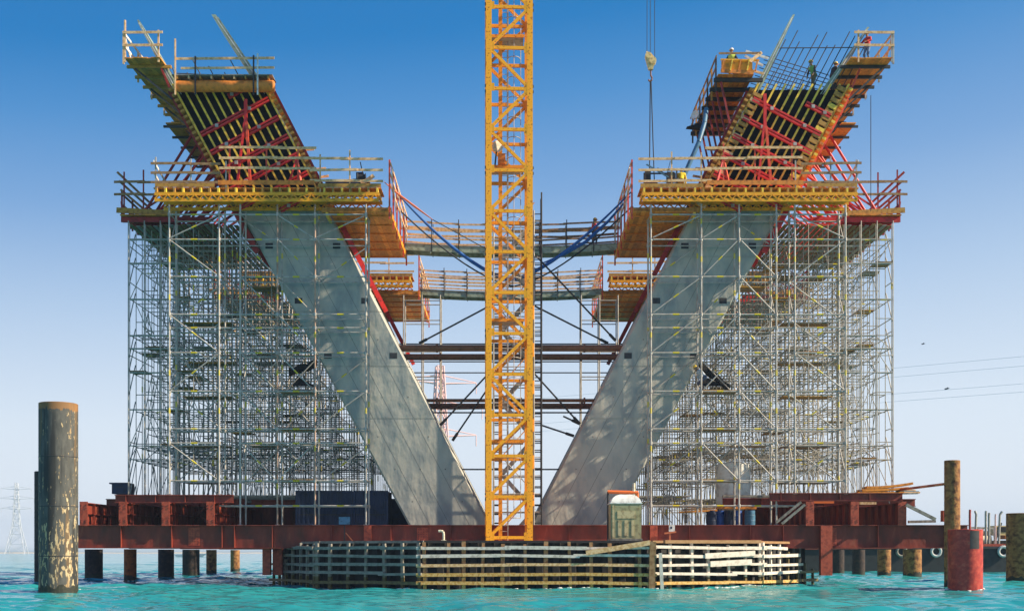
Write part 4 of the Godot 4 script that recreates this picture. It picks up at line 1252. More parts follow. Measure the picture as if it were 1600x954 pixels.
# ------------------------------------------------------------------ platforms at the formwork head
func head_platform(s: int, label: String) -> void:
	var o := thing("head_platform", label, "work platform", Vector3(s * 19.8, 28.7, -5))
	var xa := 18.6 if s > 0 else 19.15
	var xb := 20.9 if s > 0 else 21.15
	for k in 8:
		var x := xa + 0.15 + k * (xb - xa - 0.3) / 7
		bar("deck_board", Vector3(s * x, 28.82, 1.0 + rng.randf_range(-0.06, 0.06)), Vector3(s * x, 28.82, -11.6), (xb - xa) / 8 + 0.02, 0.06, [M.plank, M.plank_b, M.plank_c][k % 3], o)
	for k in 9:
		var z := 0.1 - k * 1.4
		bar("joist", Vector3(s * (xa - 0.3), 28.7, z), Vector3(s * (xb + 0.16), 28.7, z), 0.12, 0.16, M.dark_steel if s > 0 else M.olive_timber, o)
		if k % 2 == 0: bar("bracket_brace", Vector3(s * (xb - 0.3), 28.6, z), Vector3(s * (outer(26.9) + 0.4), 26.9, z), 0.1, 0.1, M.dark_steel, o)
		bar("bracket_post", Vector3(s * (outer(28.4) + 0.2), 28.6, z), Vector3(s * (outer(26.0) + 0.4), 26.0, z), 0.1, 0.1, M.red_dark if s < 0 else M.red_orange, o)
	var zf := 0.95
	bar("guard_post", Vector3(s * (xb - 0.02), 28.6, zf), Vector3(s * (xb - 0.02), 30.9 if s < 0 else 30.3, zf), 0.09, 0.07, M.timber if s < 0 else M.tube, o)
	bar("guard_post", Vector3(s * (xb - 1.85), 28.6, zf), Vector3(s * (xb - 1.85), 30.35, zf), 0.09, 0.07, M.timber, o)
	for h in [0.65, 1.35]:
		bar("guard_rail", Vector3(s * (xb + 0.1), 28.85 + h, zf + 0.06), Vector3(s * (xb - 2.1), 28.85 + h + 0.02, zf + 0.06), 0.045, 0.13, M.timber, o)
	fence_z(o, s, xb, zf, -11.4, 28.85, [0.65, 1.3], 2.4, 1.45, M.white if s < 0 else M.timber, M.timber if s < 0 else M.tube)
	bar("diagonal_rail", Vector3(s * (xb + 0.02), 30.1, 0.9), Vector3(s * (xb + 0.02), 28.9, -0.5), 0.05, 0.12, M.white if s < 0 else M.timber, o)
	# lower half-platform behind it
	for k in 3:
		bar("deck_board", Vector3(s * (18.7 + k * 0.27), 25.85, -0.6), Vector3(s * (18.7 + k * 0.27), 25.85, -8.0), 0.26, 0.06, M.plank if s > 0 else M.plank_c, o)
	for k in 5:
		bar("joist", Vector3(s * 18.2, 25.72, -0.8 - k * 1.7), Vector3(s * 19.55, 25.72, -0.8 - k * 1.7), 0.1, 0.12, M.dark_steel, o)

func front_head_platform() -> void:
	var o := thing("front_head_platform", "narrow timber platform across the formwork head of the leg without workers", "work platform", Vector3(-15.6, 27.0, 0.9))
	var b := Mb.new()
	for k in 1:
		b.lathe(Vector3(-18.4, 27.28, 0.95), [Vector2(0.0, 0.0), Vector2(0.26, 0.02), Vector2(0.31, 0.08), Vector2(0.31, 5.4), Vector2(0.26, 5.46), Vector2(0.0, 5.48)], 12, Vector3.RIGHT)
	obj("timber_beam", b, M.orange_form, o)
	for k in 9:
		bar("joist", Vector3(-18.2 + k * 0.62, 27.68, 1.2), Vector3(-18.2 + k * 0.62, 27.68, 0.2), 0.08, 0.16, M.timber if k % 2 else M.olive_timber, o)
	for k in 4:
		bar("deck_board", Vector3(-18.5, 27.8, 1.1 - k * 0.27), Vector3(-13.0, 27.8, 1.1 - k * 0.27), 0.26, 0.05, M.timber_grey, o)
	bar("guard_rail", Vector3(-18.3, 28.68, 1.2), Vector3(-12.9, 28.72, 1.2), 0.04, 0.13, M.timber, o)
	bar("guard_rail", Vector3(-18.0, 28.16, 1.2), Vector3(-12.9, 28.2, 1.2), 0.04, 0.12, M.timber, o)
	for t in [[-18.3, 29.75, M.timber], [-17.2, 28.8, M.dark_steel], [-14.02, 28.85, M.dark_steel], [-13.8, 28.95, M.white]]:
		bar("guard_post", Vector3(t[0], 26.7, 1.24), Vector3(t[0], t[1], 1.24), 0.08, 0.06, t[2], o)

func inner_head_platform() -> void:
	var o := thing("inner_head_platform", "planked platform with a yellow box front beside the formwork head with workers", "work platform", Vector3(12.4, 27.9, -3))
	for k in 7:
		var x := 11.5 + k * 0.28
		bar("deck_board", Vector3(x, 27.95, 0.9), Vector3(x, 27.95, -8.4), 0.265, 0.06, [M.plank_c, M.plank_b, M.plank][k % 3], o)
	for k in 7:
		var z := 0.5 - k * 1.35
		bar("joist", Vector3(11.2, 27.8, z), Vector3(13.9, 27.8, z), 0.16, 0.2, M.dark_steel, o)
		bar("guard_post", Vector3(11.32, 27.2, z), Vector3(11.32, 29.05, z), 0.09, 0.08, M.olive_timber if k % 2 else M.dark_steel, o)
		bar("bracket_post", Vector3(11.6, 27.7, z), Vector3(inner(25.4) - 0.4, 25.4, z), 0.1, 0.1, M.red_dark, o)
	for h in [0.5, 1.05]:
		bar("guard_rail", Vector3(11.3, 27.95 + h, 0.8), Vector3(11.3, 27.95 + h, -8.3), 0.045, 0.13, M.timber_dark, o)
	# front box of yellow formwork panels: plates, ribs and openings
	bar("box_beam", Vector3(11.5, 28.12, 0.98), Vector3(13.3, 28.0, 0.98), 0.08, 0.2, M.orange_form, o)
	bar("box_beam", Vector3(11.5, 28.72, 0.98), Vector3(13.6, 28.68, 0.98), 0.08, 0.09, M.yellow_girder, o)
	for k in 5:
		bar("box_rib", Vector3(11.55 + k * 0.46, 28.1, 0.98), Vector3(11.68 + k * 0.46, 28.72, 0.98), 0.2 if k % 2 else 0.12, 0.07, M.yellow_beam if k % 2 else M.orange_form, o)
	cube("box_panel", Vector3(12.4, 28.42, 0.9), Vector3(1.7, 0.5, 0.03), M.yellow_girder, o)
	bar("guard_rail", Vector3(11.4, 29.08, 0.95), Vector3(13.7, 29.1, 0.95), 0.05, 0.1, M.timber_dark, o)
	bar("corner_board", Vector3(13.1, 28.6, 1.0), Vector3(13.75, 29.15, 0.9), 0.1, 0.16, M.timber, o)
	bar("white_rail", Vector3(12.95, 29.35, 0.6), Vector3(14.2, 28.95, 0.6), 0.06, 0.12, M.white, o)
	bar("white_rail", Vector3(12.9, 29.1, 0.6), Vector3(13.9, 28.55, 0.6), 0.06, 0.12, M.white, o)
	bar("white_rail", Vector3(13.0, 28.25, 0.85), Vector3(13.9, 28.0, 0.85), 0.06, 0.12, M.timber, o)

# ------------------------------------------------------------------ tower crane
func crane() -> void:
	var o := thing("tower_crane", "tall yellow lattice tower crane mast standing between the legs", "crane", Vector3(-0.13, 1.95, 3.0))
	var y0 := 2.0
	var y1 := 40.0
	var c := Vector3(-0.13, 0, 3.0)
	var turn := Basis(Vector3.UP, deg_to_rad(3.0))
	var h := 1.07
	var corner := []
	for t in [[-1, 1], [1, 1], [1, -1], [-1, -1]]:
		corner.append(c + turn * Vector3(t[0] * h, 0, t[1] * h))
	for k in 4:
		var p: Vector3 = corner[k]
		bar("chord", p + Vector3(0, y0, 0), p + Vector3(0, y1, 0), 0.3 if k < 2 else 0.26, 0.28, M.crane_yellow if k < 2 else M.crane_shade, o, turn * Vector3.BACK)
		cube("foot", p + Vector3(0, 2.05, 0), Vector3(0.6, 0.2, 0.6), M.dark_steel, o)
	var step := 2.12
	var n := int((y1 - y0) / step)
	var dirs := [1, 1, 1, -1, 1, -1, 1, -1, 1, -1, 1, -1, 1, -1, 1, -1, 1, -1, 1]
	for f in 4:
		var a: Vector3 = corner[f]
		var b: Vector3 = corner[(f + 1) % 4]
		var out := (b - a).cross(Vector3.UP).normalized()
		if out.dot((a + b) * 0.5 - c) < 0: out = -out
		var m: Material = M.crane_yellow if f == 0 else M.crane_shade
		var inset := (b - a).normalized() * 0.1
		for k in n:
			var y := y0 + 0.55 + k * step
			var lift := out * (0.06 if f != 2 else 0.0)
			bar("strut", a + inset + Vector3(0, y, 0) + lift, b - inset + Vector3(0, y, 0) + lift, 0.13, 0.16, m, o)
			var up: int = dirs[k] if f == 0 else (-dirs[k] if f == 2 else (1 if k % 2 == 0 else -1))
			var pa := a + inset + Vector3(0, y + (0.1 if up > 0 else step - 0.1), 0) + lift
			var pb := b - inset + Vector3(0, y + (step - 0.1 if up > 0 else 0.1), 0) + lift
			bar("diagonal", pa, pb, 0.13, 0.15, m, o)
			if f == 0:
				# gussets and the bolted chord joints
				cube("gusset", b - inset * 1.6 + Vector3(0, y, 0) + out * 0.12, Vector3(0.3, 0.55, 0.03), m, o)
				cube("gusset", a + inset * 1.6 + Vector3(0, y + 0.05, 0) + out * 0.12, Vector3(0.26, 0.4, 0.03), m, o)
			if f < 2 and k % 2 == 1:
				for e in [-1, 1]:
					cube("joint_bolt", corner[f] + Vector3(-0.17 if f == 0 else 0.17, y + 0.14 * e, 0.04), Vector3(0.06, 0.1, 0.16), M.dark_steel, o)
	# ladder with rest platforms inside the mast
	for dx in [-0.42, -0.02]:
		bar("ladder_stringer", c + Vector3(dx, y0, -0.3), c + Vector3(dx, y1, -0.3), 0.07 if dx > -0.2 else 0.2, 0.05, M.tube if dx > -0.2 else M.crane_shade, o)
	var rungs := Mb.new()
	for k in 120:
		var y := y0 + 0.3 + k * 0.3
		rungs.tube(c + Vector3(-0.42, y, -0.3), c + Vector3(-0.02, y, -0.3), 0.016, 0.016, 5)
	tag(obj("ladder_rungs", rungs, M.tube, o), "", "", "", "stuff")
	var hoops := Mb.new()
	for k in 26:
		var y := y0 + 1.6 + k * 1.06
		for j in 10:
			var t0 := PI * j / 10.0
			var t1 := PI * (j + 1) / 10.0
			hoops.tube(c + Vector3(0.3 + cos(t0) * 0.36, y, -0.35 + sin(t0) * 0.5), c + Vector3(0.3 + cos(t1) * 0.36, y, -0.35 + sin(t1) * 0.5), 0.022, 0.022, 5)
	for dx in [-0.06, 0.3, 0.66]:
		hoops.tube(c + Vector3(dx, y0 + 1.6, 0.1 if dx == 0.3 else -0.3), c + Vector3(dx, 33.0, 0.1 if dx == 0.3 else -0.3), 0.02, 0.02, 5)
	tag(obj("ladder_cage", hoops, M.tube, o), "", "", "", "stuff")
	for y in [7.6, 14.0, 22.1, 29.0]:
		cube("rest_platform", c + Vector3(-0.05, y, -0.4), Vector3(1.7, 0.06, 1.1), M.tube_back, o)
		cube("platform_edge", c + Vector3(-0.05, y + 0.04, 0.17), Vector3(1.8, 0.16, 0.05), M.crane_shade, o)
	for k in 6:
		var y := 4.2 + k * 1.95
		bar("rail_clip", c + Vector3(1.27, y, 0.8), c + Vector3(1.27, y + 0.7, 0.8), 0.16, 0.1, M.crane_yellow, o)
	for k in 3:
		bar("base_frame", Vector3(-1.2 + k * 1.05, 2.25, 1.6), Vector3(-1.2 + k * 1.05, 2.25, 4.0), 0.24, 0.3, M.crane_shade, o)
	var l := thing("mast_lamp", "pale flood lamp hung inside the crane mast high up", "lamp", c + Vector3(-0.6, 23.0, 0.2))
	var b := Mb.new()
	b.lathe(c + Vector3(-0.62, 23.1, 0.3), [Vector2(0.0, -0.28), Vector2(0.12, -0.26), Vector2(0.28, 0.1), Vector2(0.3, 0.2), Vector2(0.0, 0.2)], 14, Vector3(0.35, 0.1, 0.9).normalized())
	obj("housing", b, M.cream, l)
	bar("bracket", c + Vector3(-0.7, 22.2, 0.2), c + Vector3(-0.62, 23.0, 0.2), 0.08, 0.06, M.dark_steel, l)
	cube("ballast_box", c + Vector3(-0.35, 22.5, 0.25), Vector3(0.4, 0.5, 0.3), M.orange_form, l)

func hoist() -> void:
	var x := 7.62
	var z := 1.0
	var o := thing("hook_block", "cream crane hook block hanging between mast and leg on steel ropes", "crane hook", Vector3(x, 28.6, z))
	var b := Mb.new()
	b.loft([Vector3(x - 0.08, 28.15, z - 0.1), Vector3(x + 0.16, 28.15, z - 0.1), Vector3(x + 0.16, 28.15, z + 0.1), Vector3(x - 0.08, 28.15, z + 0.1)], [Vector3(x - 0.24, 28.75, z - 0.14), Vector3(x + 0.3, 28.7, z - 0.14), Vector3(x + 0.3, 28.7, z + 0.14), Vector3(x - 0.24, 28.75, z + 0.14)])
	b.loft([Vector3(x - 0.24, 28.75, z - 0.14), Vector3(x + 0.3, 28.7, z - 0.14), Vector3(x + 0.3, 28.7, z + 0.14), Vector3(x - 0.24, 28.75, z + 0.14)], [Vector3(x - 0.2, 29.15, z - 0.08), Vector3(x + 0.06, 29.05, z - 0.08), Vector3(x + 0.06, 29.05, z + 0.08), Vector3(x - 0.2, 29.15, z + 0.08)])
	obj("block_body", b, M.hook, o)
	for t in [[-0.1, 28.9, 0.17], [0.14, 28.62, 0.2]]:
		var w := Mb.new()
		w.lathe(Vector3(x + t[0], t[1], z - 0.18), [Vector2(0.0, 0.0), Vector2(t[2], 0.0), Vector2(t[2], 0.36), Vector2(0.0, 0.36)], 16, Vector3.BACK)
		obj("sheave", w, M.hook, o)
	var hk := Mb.new()
	hk.path([Vector3(x + 0.04, 28.2, z), Vector3(x + 0.04, 27.85, z), Vector3(x + 0.12, 27.72, z), Vector3(x + 0.1, 27.58, z), Vector3(x - 0.02, 27.52, z), Vector3(x - 0.08, 27.62, z)], 0.045, 6)
	obj("hook", hk, M.pipe_brown, o)
	for t in [[-0.16, 29.1, "left-hand thin hoist rope above the hook block"], [0.02, 29.1, "middle thin hoist rope above the hook block"], [0.26, 28.75, "right-hand thin hoist rope above the hook block"]]:
		tag(pipe("hoist_rope", Vector3(x + t[0], t[1], z), Vector3(x + t[0] * 0.9, 44.0, z), 0.017, M.rope), t[2], "rope")
	tag(pipe("sling", Vector3(x + 0.02, 27.6, z), Vector3(x + 0.02, 21.9, z - 0.4), 0.03, M.rope), "dark sling hanging straight down from the hook", "rope")
	tag(pipe("sling", Vector3(x + 0.06, 27.6, z), Vector3(x + 0.3, 21.9, z - 0.4), 0.03, M.rope), "dark sling from the hook slanting to the machine below", "rope")
	tag(pipe("tag_line", Vector3(19.9, 27.0, 0.4), Vector3(19.9, 20.6, 0.4), 0.02, M.rope), "thin rope hanging free below the head platform where the red shirted worker stands", "rope")
	# straps slung from leg to leg behind the mast
	var list := [
		[at(612, 292, 66), at(986, 300, 66), 437.0, 66.0, M.strap_blue, 0.04, 0.11, "broad blue strap slung from platform to platform behind the mast"],
		[at(618, 322, 68), at(988, 322, 68), 447.0, 68.0, M.rope, 0.045, 0.045, "dark rope slung below the blue strap"]]
	for t in list:
		var pts := []
		for k in 25:
			var u := k / 24.0
			var p: Vector3 = t[0].lerp(t[1], u)
			var low: float = EYE + (862.0 - t[2]) * t[3] / 1800.0
			p.y = lerpf(lerpf(t[0].y, t[1].y, u), low, 1.0 - pow(absf(u - 0.5) * 2.0, 1.45))
			pts.append(p)
		var b2 := Mb.new()
		b2.path(pts, t[5], 8, t[6])
		tag(obj("slung_strap", b2, t[4]), t[7], "strap")
	var b3 := Mb.new()
	b3.path([at(600, 284, 64.5), at(622, 303, 64.5), at(650, 324, 64.5), at(676, 343, 64.5)], 0.02, 6, 0.07)
	tag(obj("slung_strap", b3, M.strap_orange), "faded orange strap running down from the red fence corner", "strap")
	tag(pipe("guy_rope", at(676, 343, 64.5), at(762, 390, 64.5), 0.025, M.rope), "thin dark rope carrying on from the faded orange strap to the mast", "rope")
	var b4 := Mb.new()
	b4.path([at(845, 412, 66.5), at(880, 398, 66.5), at(915, 378, 66.5), at(950, 346, 66.5), at(985, 306, 66.5)], 0.03, 8, 0.1)
	tag(obj("slung_strap", b4, M.strap_blue), "short blue strap bundle drooping to the mast from the platform with the yellow shirted worker", "strap")

# ------------------------------------------------------------------ footbridges, stair tower
func footbridge(d: float, ydeck: float, x: float, label: String, worn: bool) -> void:
	var z := DIST - d
	var o := thing("footbridge", label, "footbridge", Vector3(0, ydeck - 0.3, z))
	var n := 8
	for k in n:
		var a := lerpf(-x, x, float(k) / n)
		var b := lerpf(-x, x, float(k + 1) / n)
		var sag := func(q: float) -> float: return -0.24 * (1.0 - pow(q / x, 2))
		var pa := Vector3(a, ydeck + sag.call(a), z)
		var pb := Vector3(b, ydeck + sag.call(b), z)
		for e in [0.55, -0.55]:
			bar("side_beam", pa + Vector3(0, -0.18, e), pb + Vector3(0, -0.18, e), 0.12, 0.36, M.plate_grey, o)
		bar("deck_board", pa + Vector3(0, 0.03, 0), pb + Vector3(0, 0.03, 0), 1.3, 0.05, M.timber_grey, o)
		cube("beam_cleat", pa + Vector3(0.05, -0.3, 0.63), Vector3(0.08, 0.42, 0.05), M.plate_grey, o)
		for h in [0.45, 0.95, 1.4]:
			for e in [0.6, -0.6]:
				bar("guard_rail", pa + Vector3(-0.1, h + rng.randf_range(-0.04, 0.04), e), pb + Vector3(0.1, h + rng.randf_range(-0.04, 0.04), e), 0.045, 0.1 if h != 0.95 else 0.14, M.timber if (worn or k < 4) else M.timber_dark, o)
		for e in [0.66, -0.66]:
			bar("guard_post", pa + Vector3(0.12, -0.4, e), pa + Vector3(0.12, 1.65, e), 0.055, 0.05, M.dark_steel, o)

func stair_tower() -> void:
	var o := thing("stair_tower", "slim grey scaffold stair tower rising right behind the crane mast", "stair tower", Vector3(0.4, 2.0, 0.0))
	var m: Material = M.tube_back
	for x in [-0.95, -0.55, 1.28, 1.7]:
		for z in [0.55, -0.65]:
			pipe("standard", Vector3(x, 1.96, z), Vector3(x, 20.6 if x < 1.6 else 21.6, z), 0.045, M.dark_steel if x > 1.5 else m, o)
	var rungs := Mb.new()
	for k in 37:
		var y := 2.4 + k * 0.5
		for z in [0.55, -0.65]:
			rungs.tube(Vector3(1.28, y, z), Vector3(1.7, y, z), 0.03, 0.03, 5)
			rungs.tube(Vector3(-0.95, y, z), Vector3(-0.55, y, z), 0.03, 0.03, 5)
	tag(obj("frame_rungs", rungs, M.dark_steel, o), "", "", "", "stuff")
	for k in 9:
		var y := 2.1 + k * 2.0
		for z in [0.55, -0.65]:
			pipe("ledger", Vector3(-0.95, y + 0.9, z), Vector3(1.7, y + 0.9, z), 0.03, m, o)
			pipe("ledger", Vector3(-0.95, y + 1.9, z), Vector3(1.7, y + 1.9, z), 0.03, m, o)
		var f := 1 if k % 2 == 0 else -1
		for z in [0.25, -0.4]:
			bar("stair_stringer", Vector3(-0.5 * f + 0.4 - 0.4 * f, y, z), Vector3(0.5 * f + 0.4 + 0.4 * f, y + 2.0, z), 0.05, 0.2, m, o)
		for j in 8:
			var u := (j + 0.5) / 8.0
			cube("stair_tread", Vector3(lerpf(-0.5 * f + 0.4 - 0.4 * f, 0.5 * f + 0.4 + 0.4 * f, u), y + 2.0 * u, -0.07), Vector3(0.22, 0.04, 0.62), m, o)
		pipe("handrail", Vector3(-0.5 * f + 0.4 - 0.4 * f, y + 0.95, 0.5), Vector3(0.5 * f + 0.4 + 0.4 * f, y + 2.95, 0.5), 0.028, M.tube if k % 2 else M.crane_shade, o)

# ------------------------------------------------------------------ deck equipment
func equipment() -> void:
	# navy containers behind the scaffold feet
	for t in [[Vector3(-12.1, 0, -0.75), 3.2, 1.97, "navy corrugated container behind the scaffold feet, next to the stub girder"], [Vector3(-8.85, 0, -0.75), 1.95, 1.97, "short navy corrugated container, close to the sunlit leg foot"], [Vector3(-10.6, 0, -9.0), 5.6, 1.9, "navy corrugated container set back behind the sunlit leg foot"]]:
		var p: Vector3 = t[0]
		var o := thing("container", t[3], "container", Vector3(p.x, 3.3, p.z))
		var w: float = t[1]
		var h: float = t[2]
		cube("body", Vector3(p.x + w * 0.5, 3.28 + h * 0.5, p.z - 1.2), Vector3(w - 0.06, h - 0.06, 2.3), M.navy, o)
		for k in 12:
			cube("corrugation", Vector3(p.x + 0.2 + k * (w - 0.4) / 11, 3.28 + h * 0.5, p.z - 0.03), Vector3(0.12, h - 0.24, 0.06), M.navy, o)
		for y in [3.28 + 0.06, 3.28 + h - 0.06]:
			cube("frame_rail", Vector3(p.x + w * 0.5, y, p.z - 0.02), Vector3(w, 0.12, 0.1), M.navy, o)
		for x in [0.05, w - 0.05]:
			cube("corner_post", Vector3(p.x + x, 3.28 + h * 0.5, p.z - 0.015), Vector3(0.12, h, 0.11), M.navy, o)
		bar("mid_rail", Vector3(p.x + 0.1, 3.9, p.z + 0.05), Vector3(p.x + w - 0.1, 3.9, p.z + 0.05), 0.03, 0.05, M.dark_steel, o)
	var o := thing("tool_crate", "dark blue crate perched on the upper beam at the mooring pile end", "crate", at(192, 772, 66))
	var q := at(192, 772, 66)
	cube("body", q + Vector3(0, 0.28, 0), Vector3(0.9, 0.56, 1.2), M.navy, o)
	cube("lid", q + Vector3(-0.08, 0.6, 0), Vector3(1.02, 0.08, 1.26), M.navy, o)
	bar("handle", q + Vector3(-0.2, 0.4, 0.62), q + Vector3(0.2, 0.4, 0.62), 0.04, 0.04, M.dark_steel, o)
	# portable cabin on the cofferdam rim
	o = thing("portable_toilet", "khaki portable toilet cabin with white domed roof before the shaded leg", "toilet cabin", Vector3(5.7, 2.36, 6.2))
	var c := Vector3(5.72, 2.36, 6.3)
	cube("cabin_body", c + Vector3(0, 0.92, 0), Vector3(1.5, 1.84, 1.4), M.cabin, o)
	cube("skid", c + Vector3(0, 0.05, 0), Vector3(1.6, 0.1, 1.5), M.timber_grey, o)
	cube("door", c + Vector3(0.0, 0.93, 0.71), Vector3(1.16, 1.66, 0.03), M.cabin, o)
	for k in 3:
		cube("vent_slat", c + Vector3(-0.34 + k * 0.33, 0.62, 0.735), Vector3(0.16 if k == 1 else 0.13, 0.78, 0.03), M.cabin_slat, o)
	cube("door_panel", c + Vector3(0.0, 1.28, 0.735), Vector3(0.9, 0.36, 0.025), M.cabin_slat, o)
	cube("jamb_strip", c + Vector3(-0.64, 0.9, 0.72), Vector3(0.1, 1.7, 0.04), M.cabin_slat, o)
	var roof := Mb.new()
	var prev := []
	for r in [[0.78, 1.84, 0.73], [0.74, 1.95, 0.7], [0.66, 2.1, 0.62], [0.52, 2.23, 0.5], [0.3, 2.3, 0.32]]:
		var ring := [c + Vector3(-r[0], r[1], -r[2]), c + Vector3(r[0], r[1], -r[2]), c + Vector3(r[0], r[1], r[2]), c + Vector3(-r[0], r[1], r[2])]
		if prev: roof.loft(prev, ring)
		prev = ring
	obj("domed_roof", roof, M.white, o)
	cube("roof_trim", c + Vector3(0, 1.85, 0), Vector3(1.6, 0.05, 1.5), M.white, o)
	var g := thing("orange_frame", "orange pipe frame standing round the back of the toilet cabin", "frame", c + Vector3(0, 0, -1.0))
	pipe("top_pipe", c + Vector3(-0.78, 2.5, -0.95), c + Vector3(0.78, 2.46, -0.95), 0.09, M.orange, g)
	pipe("post", c + Vector3(0.74, -0.05, -0.95), c + Vector3(0.74, 2.46, -0.95), 0.07, M.orange, g)
	pipe("post", c + Vector3(-0.76, -0.05, -0.95), c + Vector3(-0.76, 2.5, -0.95), 0.06, M.dark_steel, g)
	pipe("vent", c + Vector3(0.56, 2.3, -0.95), c + Vector3(0.56, 2.95, -0.95), 0.07, M.cream, g)
	# cement silo, barrels, planks on the silo side
	var sp := at(1146, 815, 66.6)
	o = thing("cement_silo", "white round cement silo half hidden by the scaffold over blue barrels", "silo", sp)
	var b := Mb.new()
	b.lathe(Vector3(sp.x, 3.3, sp.z), [Vector2(0.9, 1.2), Vector2(0.98, 1.25), Vector2(0.98, 3.5), Vector2(0.9, 3.6), Vector2(0.0, 3.75)], 28)
	obj("tank", b, M.white, o)
	for k in 4:
		var e := Vector3(cos(k * PI / 2 + 0.7), 0, sin(k * PI / 2 + 0.7)) * 0.85
		pipe("leg", Vector3(sp.x, 3.28, sp.z) + e, Vector3(sp.x, 4.55, sp.z) + e, 0.06, M.tube, o)
	var hp := Mb.new()
	hp.lathe(Vector3(sp.x, 3.3, sp.z), [Vector2(0.15, 0.5), Vector2(0.9, 1.2)], 24)
	obj("hopper", hp, M.cream, o)
	var k2 := 0
	for t in [[1112, "navy", "leftmost navy barrel under the plank by the silo"], [1125, "blue", "brighter blue barrel, second under the plank"], [1140, "navy", "navy barrel, third under the plank"], [1152, "blue", "blue barrel under the plank end"], [1172, "blue_pipe", "pale blue drum apart from the barrels, near the stub girder"]]:
		var bp := at(t[0], 818, 65.0 + (k2 % 2) * 0.3)
		var d := Mb.new()
		d.lathe(Vector3(bp.x, 3.28, bp.z), [Vector2(0.0, 0.0), Vector2(0.29, 0.0), Vector2(0.3, 0.26), Vector2(0.31, 0.28), Vector2(0.3, 0.3), Vector2(0.3, 0.56), Vector2(0.31, 0.58), Vector2(0.29, 0.61), Vector2(0.29, 0.86), Vector2(0.0, 0.87)], 20)
		tag(obj("barrel", d, M[t[1]]), t[2], "barrel", "barrels by the silo")
		k2 += 1
	tag(bar("loose_plank", at(1120, 792.5, 63.9), at(1181, 793, 63.9), 0.5, 0.16, M.orange_form), "orange board lying across the blue barrels", "plank")
	o = thing("board_pack", "small pack of brown boards on trestles left of the barrels", "timber pack", at(1090, 802, 65))
	for k in 3:
		bar("board", at(1062 + k * 6, 800 - k * 4, 65), at(1120 - k * 3, 797 - k * 3.2, 65), 0.5, 0.09, M.plank if k != 1 else M.timber_dark, o)
	for k in 2:
		cube("trestle", at(1072 + k * 34, 810, 65.2), Vector3(0.12, 0.5, 0.5), M.timber_grey, o)
	# plank bundle at the red pile end
	var pb := Vector3(20.9, 5.06, -1.2)
	o = thing("plank_bundle", "untidy bundle of bowed planks on the upper deck by the slim tall pile", "plank bundle", pb)
	for k in 12:
		var y := pb.y + 0.04 + (k / 4) * 0.16
		var z := pb.z + 0.45 - (k % 4) * 0.3
		var tilt := 0.02 + (k / 4) * 0.06
		var w2 := Mb.new()
		var pts := []
		for j in 6:
			var u := j / 5.0
			pts.append(Vector3(pb.x - 1.4 + u * 2.6 + (k / 4) * 0.25, y + tilt * u * u * 1.6 + rng.randf_range(-0.01, 0.01), z))
		for j in 5:
			w2.bar(pts[j], pts[j + 1], 0.27, 0.13)
		obj("plank", w2, [M.plank, M.timber, M.plank_b, M.olive_timber][(k * 7) % 4], o)
	for k in 6:
		bar("offcut", pb + Vector3(0.9 + rng.randf() * 0.3, 0.02 + k * 0.06, 0.5 - k * 0.2), pb + Vector3(1.9 + rng.randf() * 0.3, 0.04 + k * 0.05, 0.4 - k * 0.22), 0.2, 0.09, [M.timber_grey, M.timber, M.blue_pipe][k % 3], o)
	o = thing("striped_pole", "red and white striped pole lying from the plank bundle to the slim pile", "pole", at(1466, 760, 61))
	for k in 6:
		var pa := Vector3(21.9, 5.3, -0.6).lerp(Vector3(22.05, 5.25, 5.35), k / 6.0)
		var pb2 := Vector3(21.9, 5.3, -0.6).lerp(Vector3(22.05, 5.25, 5.35), (k + 1) / 6.0)
		pipe("band", pa, pb2, 0.07, M.strap_orange if k % 2 else M.primer_bright, o)
	cube("deck_box", at(1478, 806, 62.6), Vector3(0.4, 0.6, 0.4), M.primer_bright, thing("junction_box", "small red junction box at the deck's end by the slim pile", "box", at(1478, 806, 62.6)))
	# machines on the working platforms
	var gp := Vector3(7.9, 21.5, 0.9)
	o = thing("hydraulic_unit", "dark open framed hydraulic machine behind rails next to the yellow shirted worker", "machine", gp)
	for t in [[-0.55, -0.3], [1.15, -0.3], [-0.55, 0.35], [1.15, 0.35]]:
		bar("frame_post", gp + Vector3(t[0], 0, t[1]), gp + Vector3(t[0], 1.15, t[1]), 0.07, 0.07, M.dark_steel, o)
	for y in [0.1, 1.12]:
		for z in [-0.3, 0.35]:
			bar("frame_rail", gp + Vector3(-0.55, y, z), gp + Vector3(1.15, y, z), 0.07, 0.07, M.dark_steel, o)
	cube("tank", gp + Vector3(-0.2, 0.32, 0), Vector3(0.65, 0.5, 0.5), M.navy, o)
	cube("control_box", gp + Vector3(-0.4, 0.85, 0.1), Vector3(0.3, 0.5, 0.3), M.dark_steel, o)
	cube("motor", gp + Vector3(0.85, 0.8, 0), Vector3(0.4, 0.5, 0.4), M.dark_steel, o)
	bar("frame_diagonal", gp + Vector3(-0.5, 1.4, 0.36), gp + Vector3(0.7, 0.7, 0.36), 0.07, 0.07, M.blue_pipe, o)
	bar("frame_diagonal", gp + Vector3(0.1, 1.2, 0.36), gp + Vector3(0.9, 0.5, 0.36), 0.06, 0.06, M.dark_steel, o)
	bar("lever", gp + Vector3(0.7, 1.1, 0), gp + Vector3(0.85, 1.7, 0), 0.03, 0.03, M.dark_steel, o)
	gp = Vector3(-8.2, 21.5, 0.8)
	o = thing("winch", "dark winch with a lever behind the rails at the red fence corner", "winch", gp)
	cube("bed", gp + Vector3(0, 0.62, 0), Vector3(0.9, 0.1, 0.6), M.dark_steel, o)
	var dr := Mb.new()
	dr.lathe(gp + Vector3(-0.2, 0.85, 0), [Vector2(0.0, 0.0), Vector2(0.24, 0.0), Vector2(0.16, 0.04), Vector2(0.16, 0.4), Vector2(0.24, 0.44), Vector2(0.0, 0.44)], 16, Vector3.RIGHT)
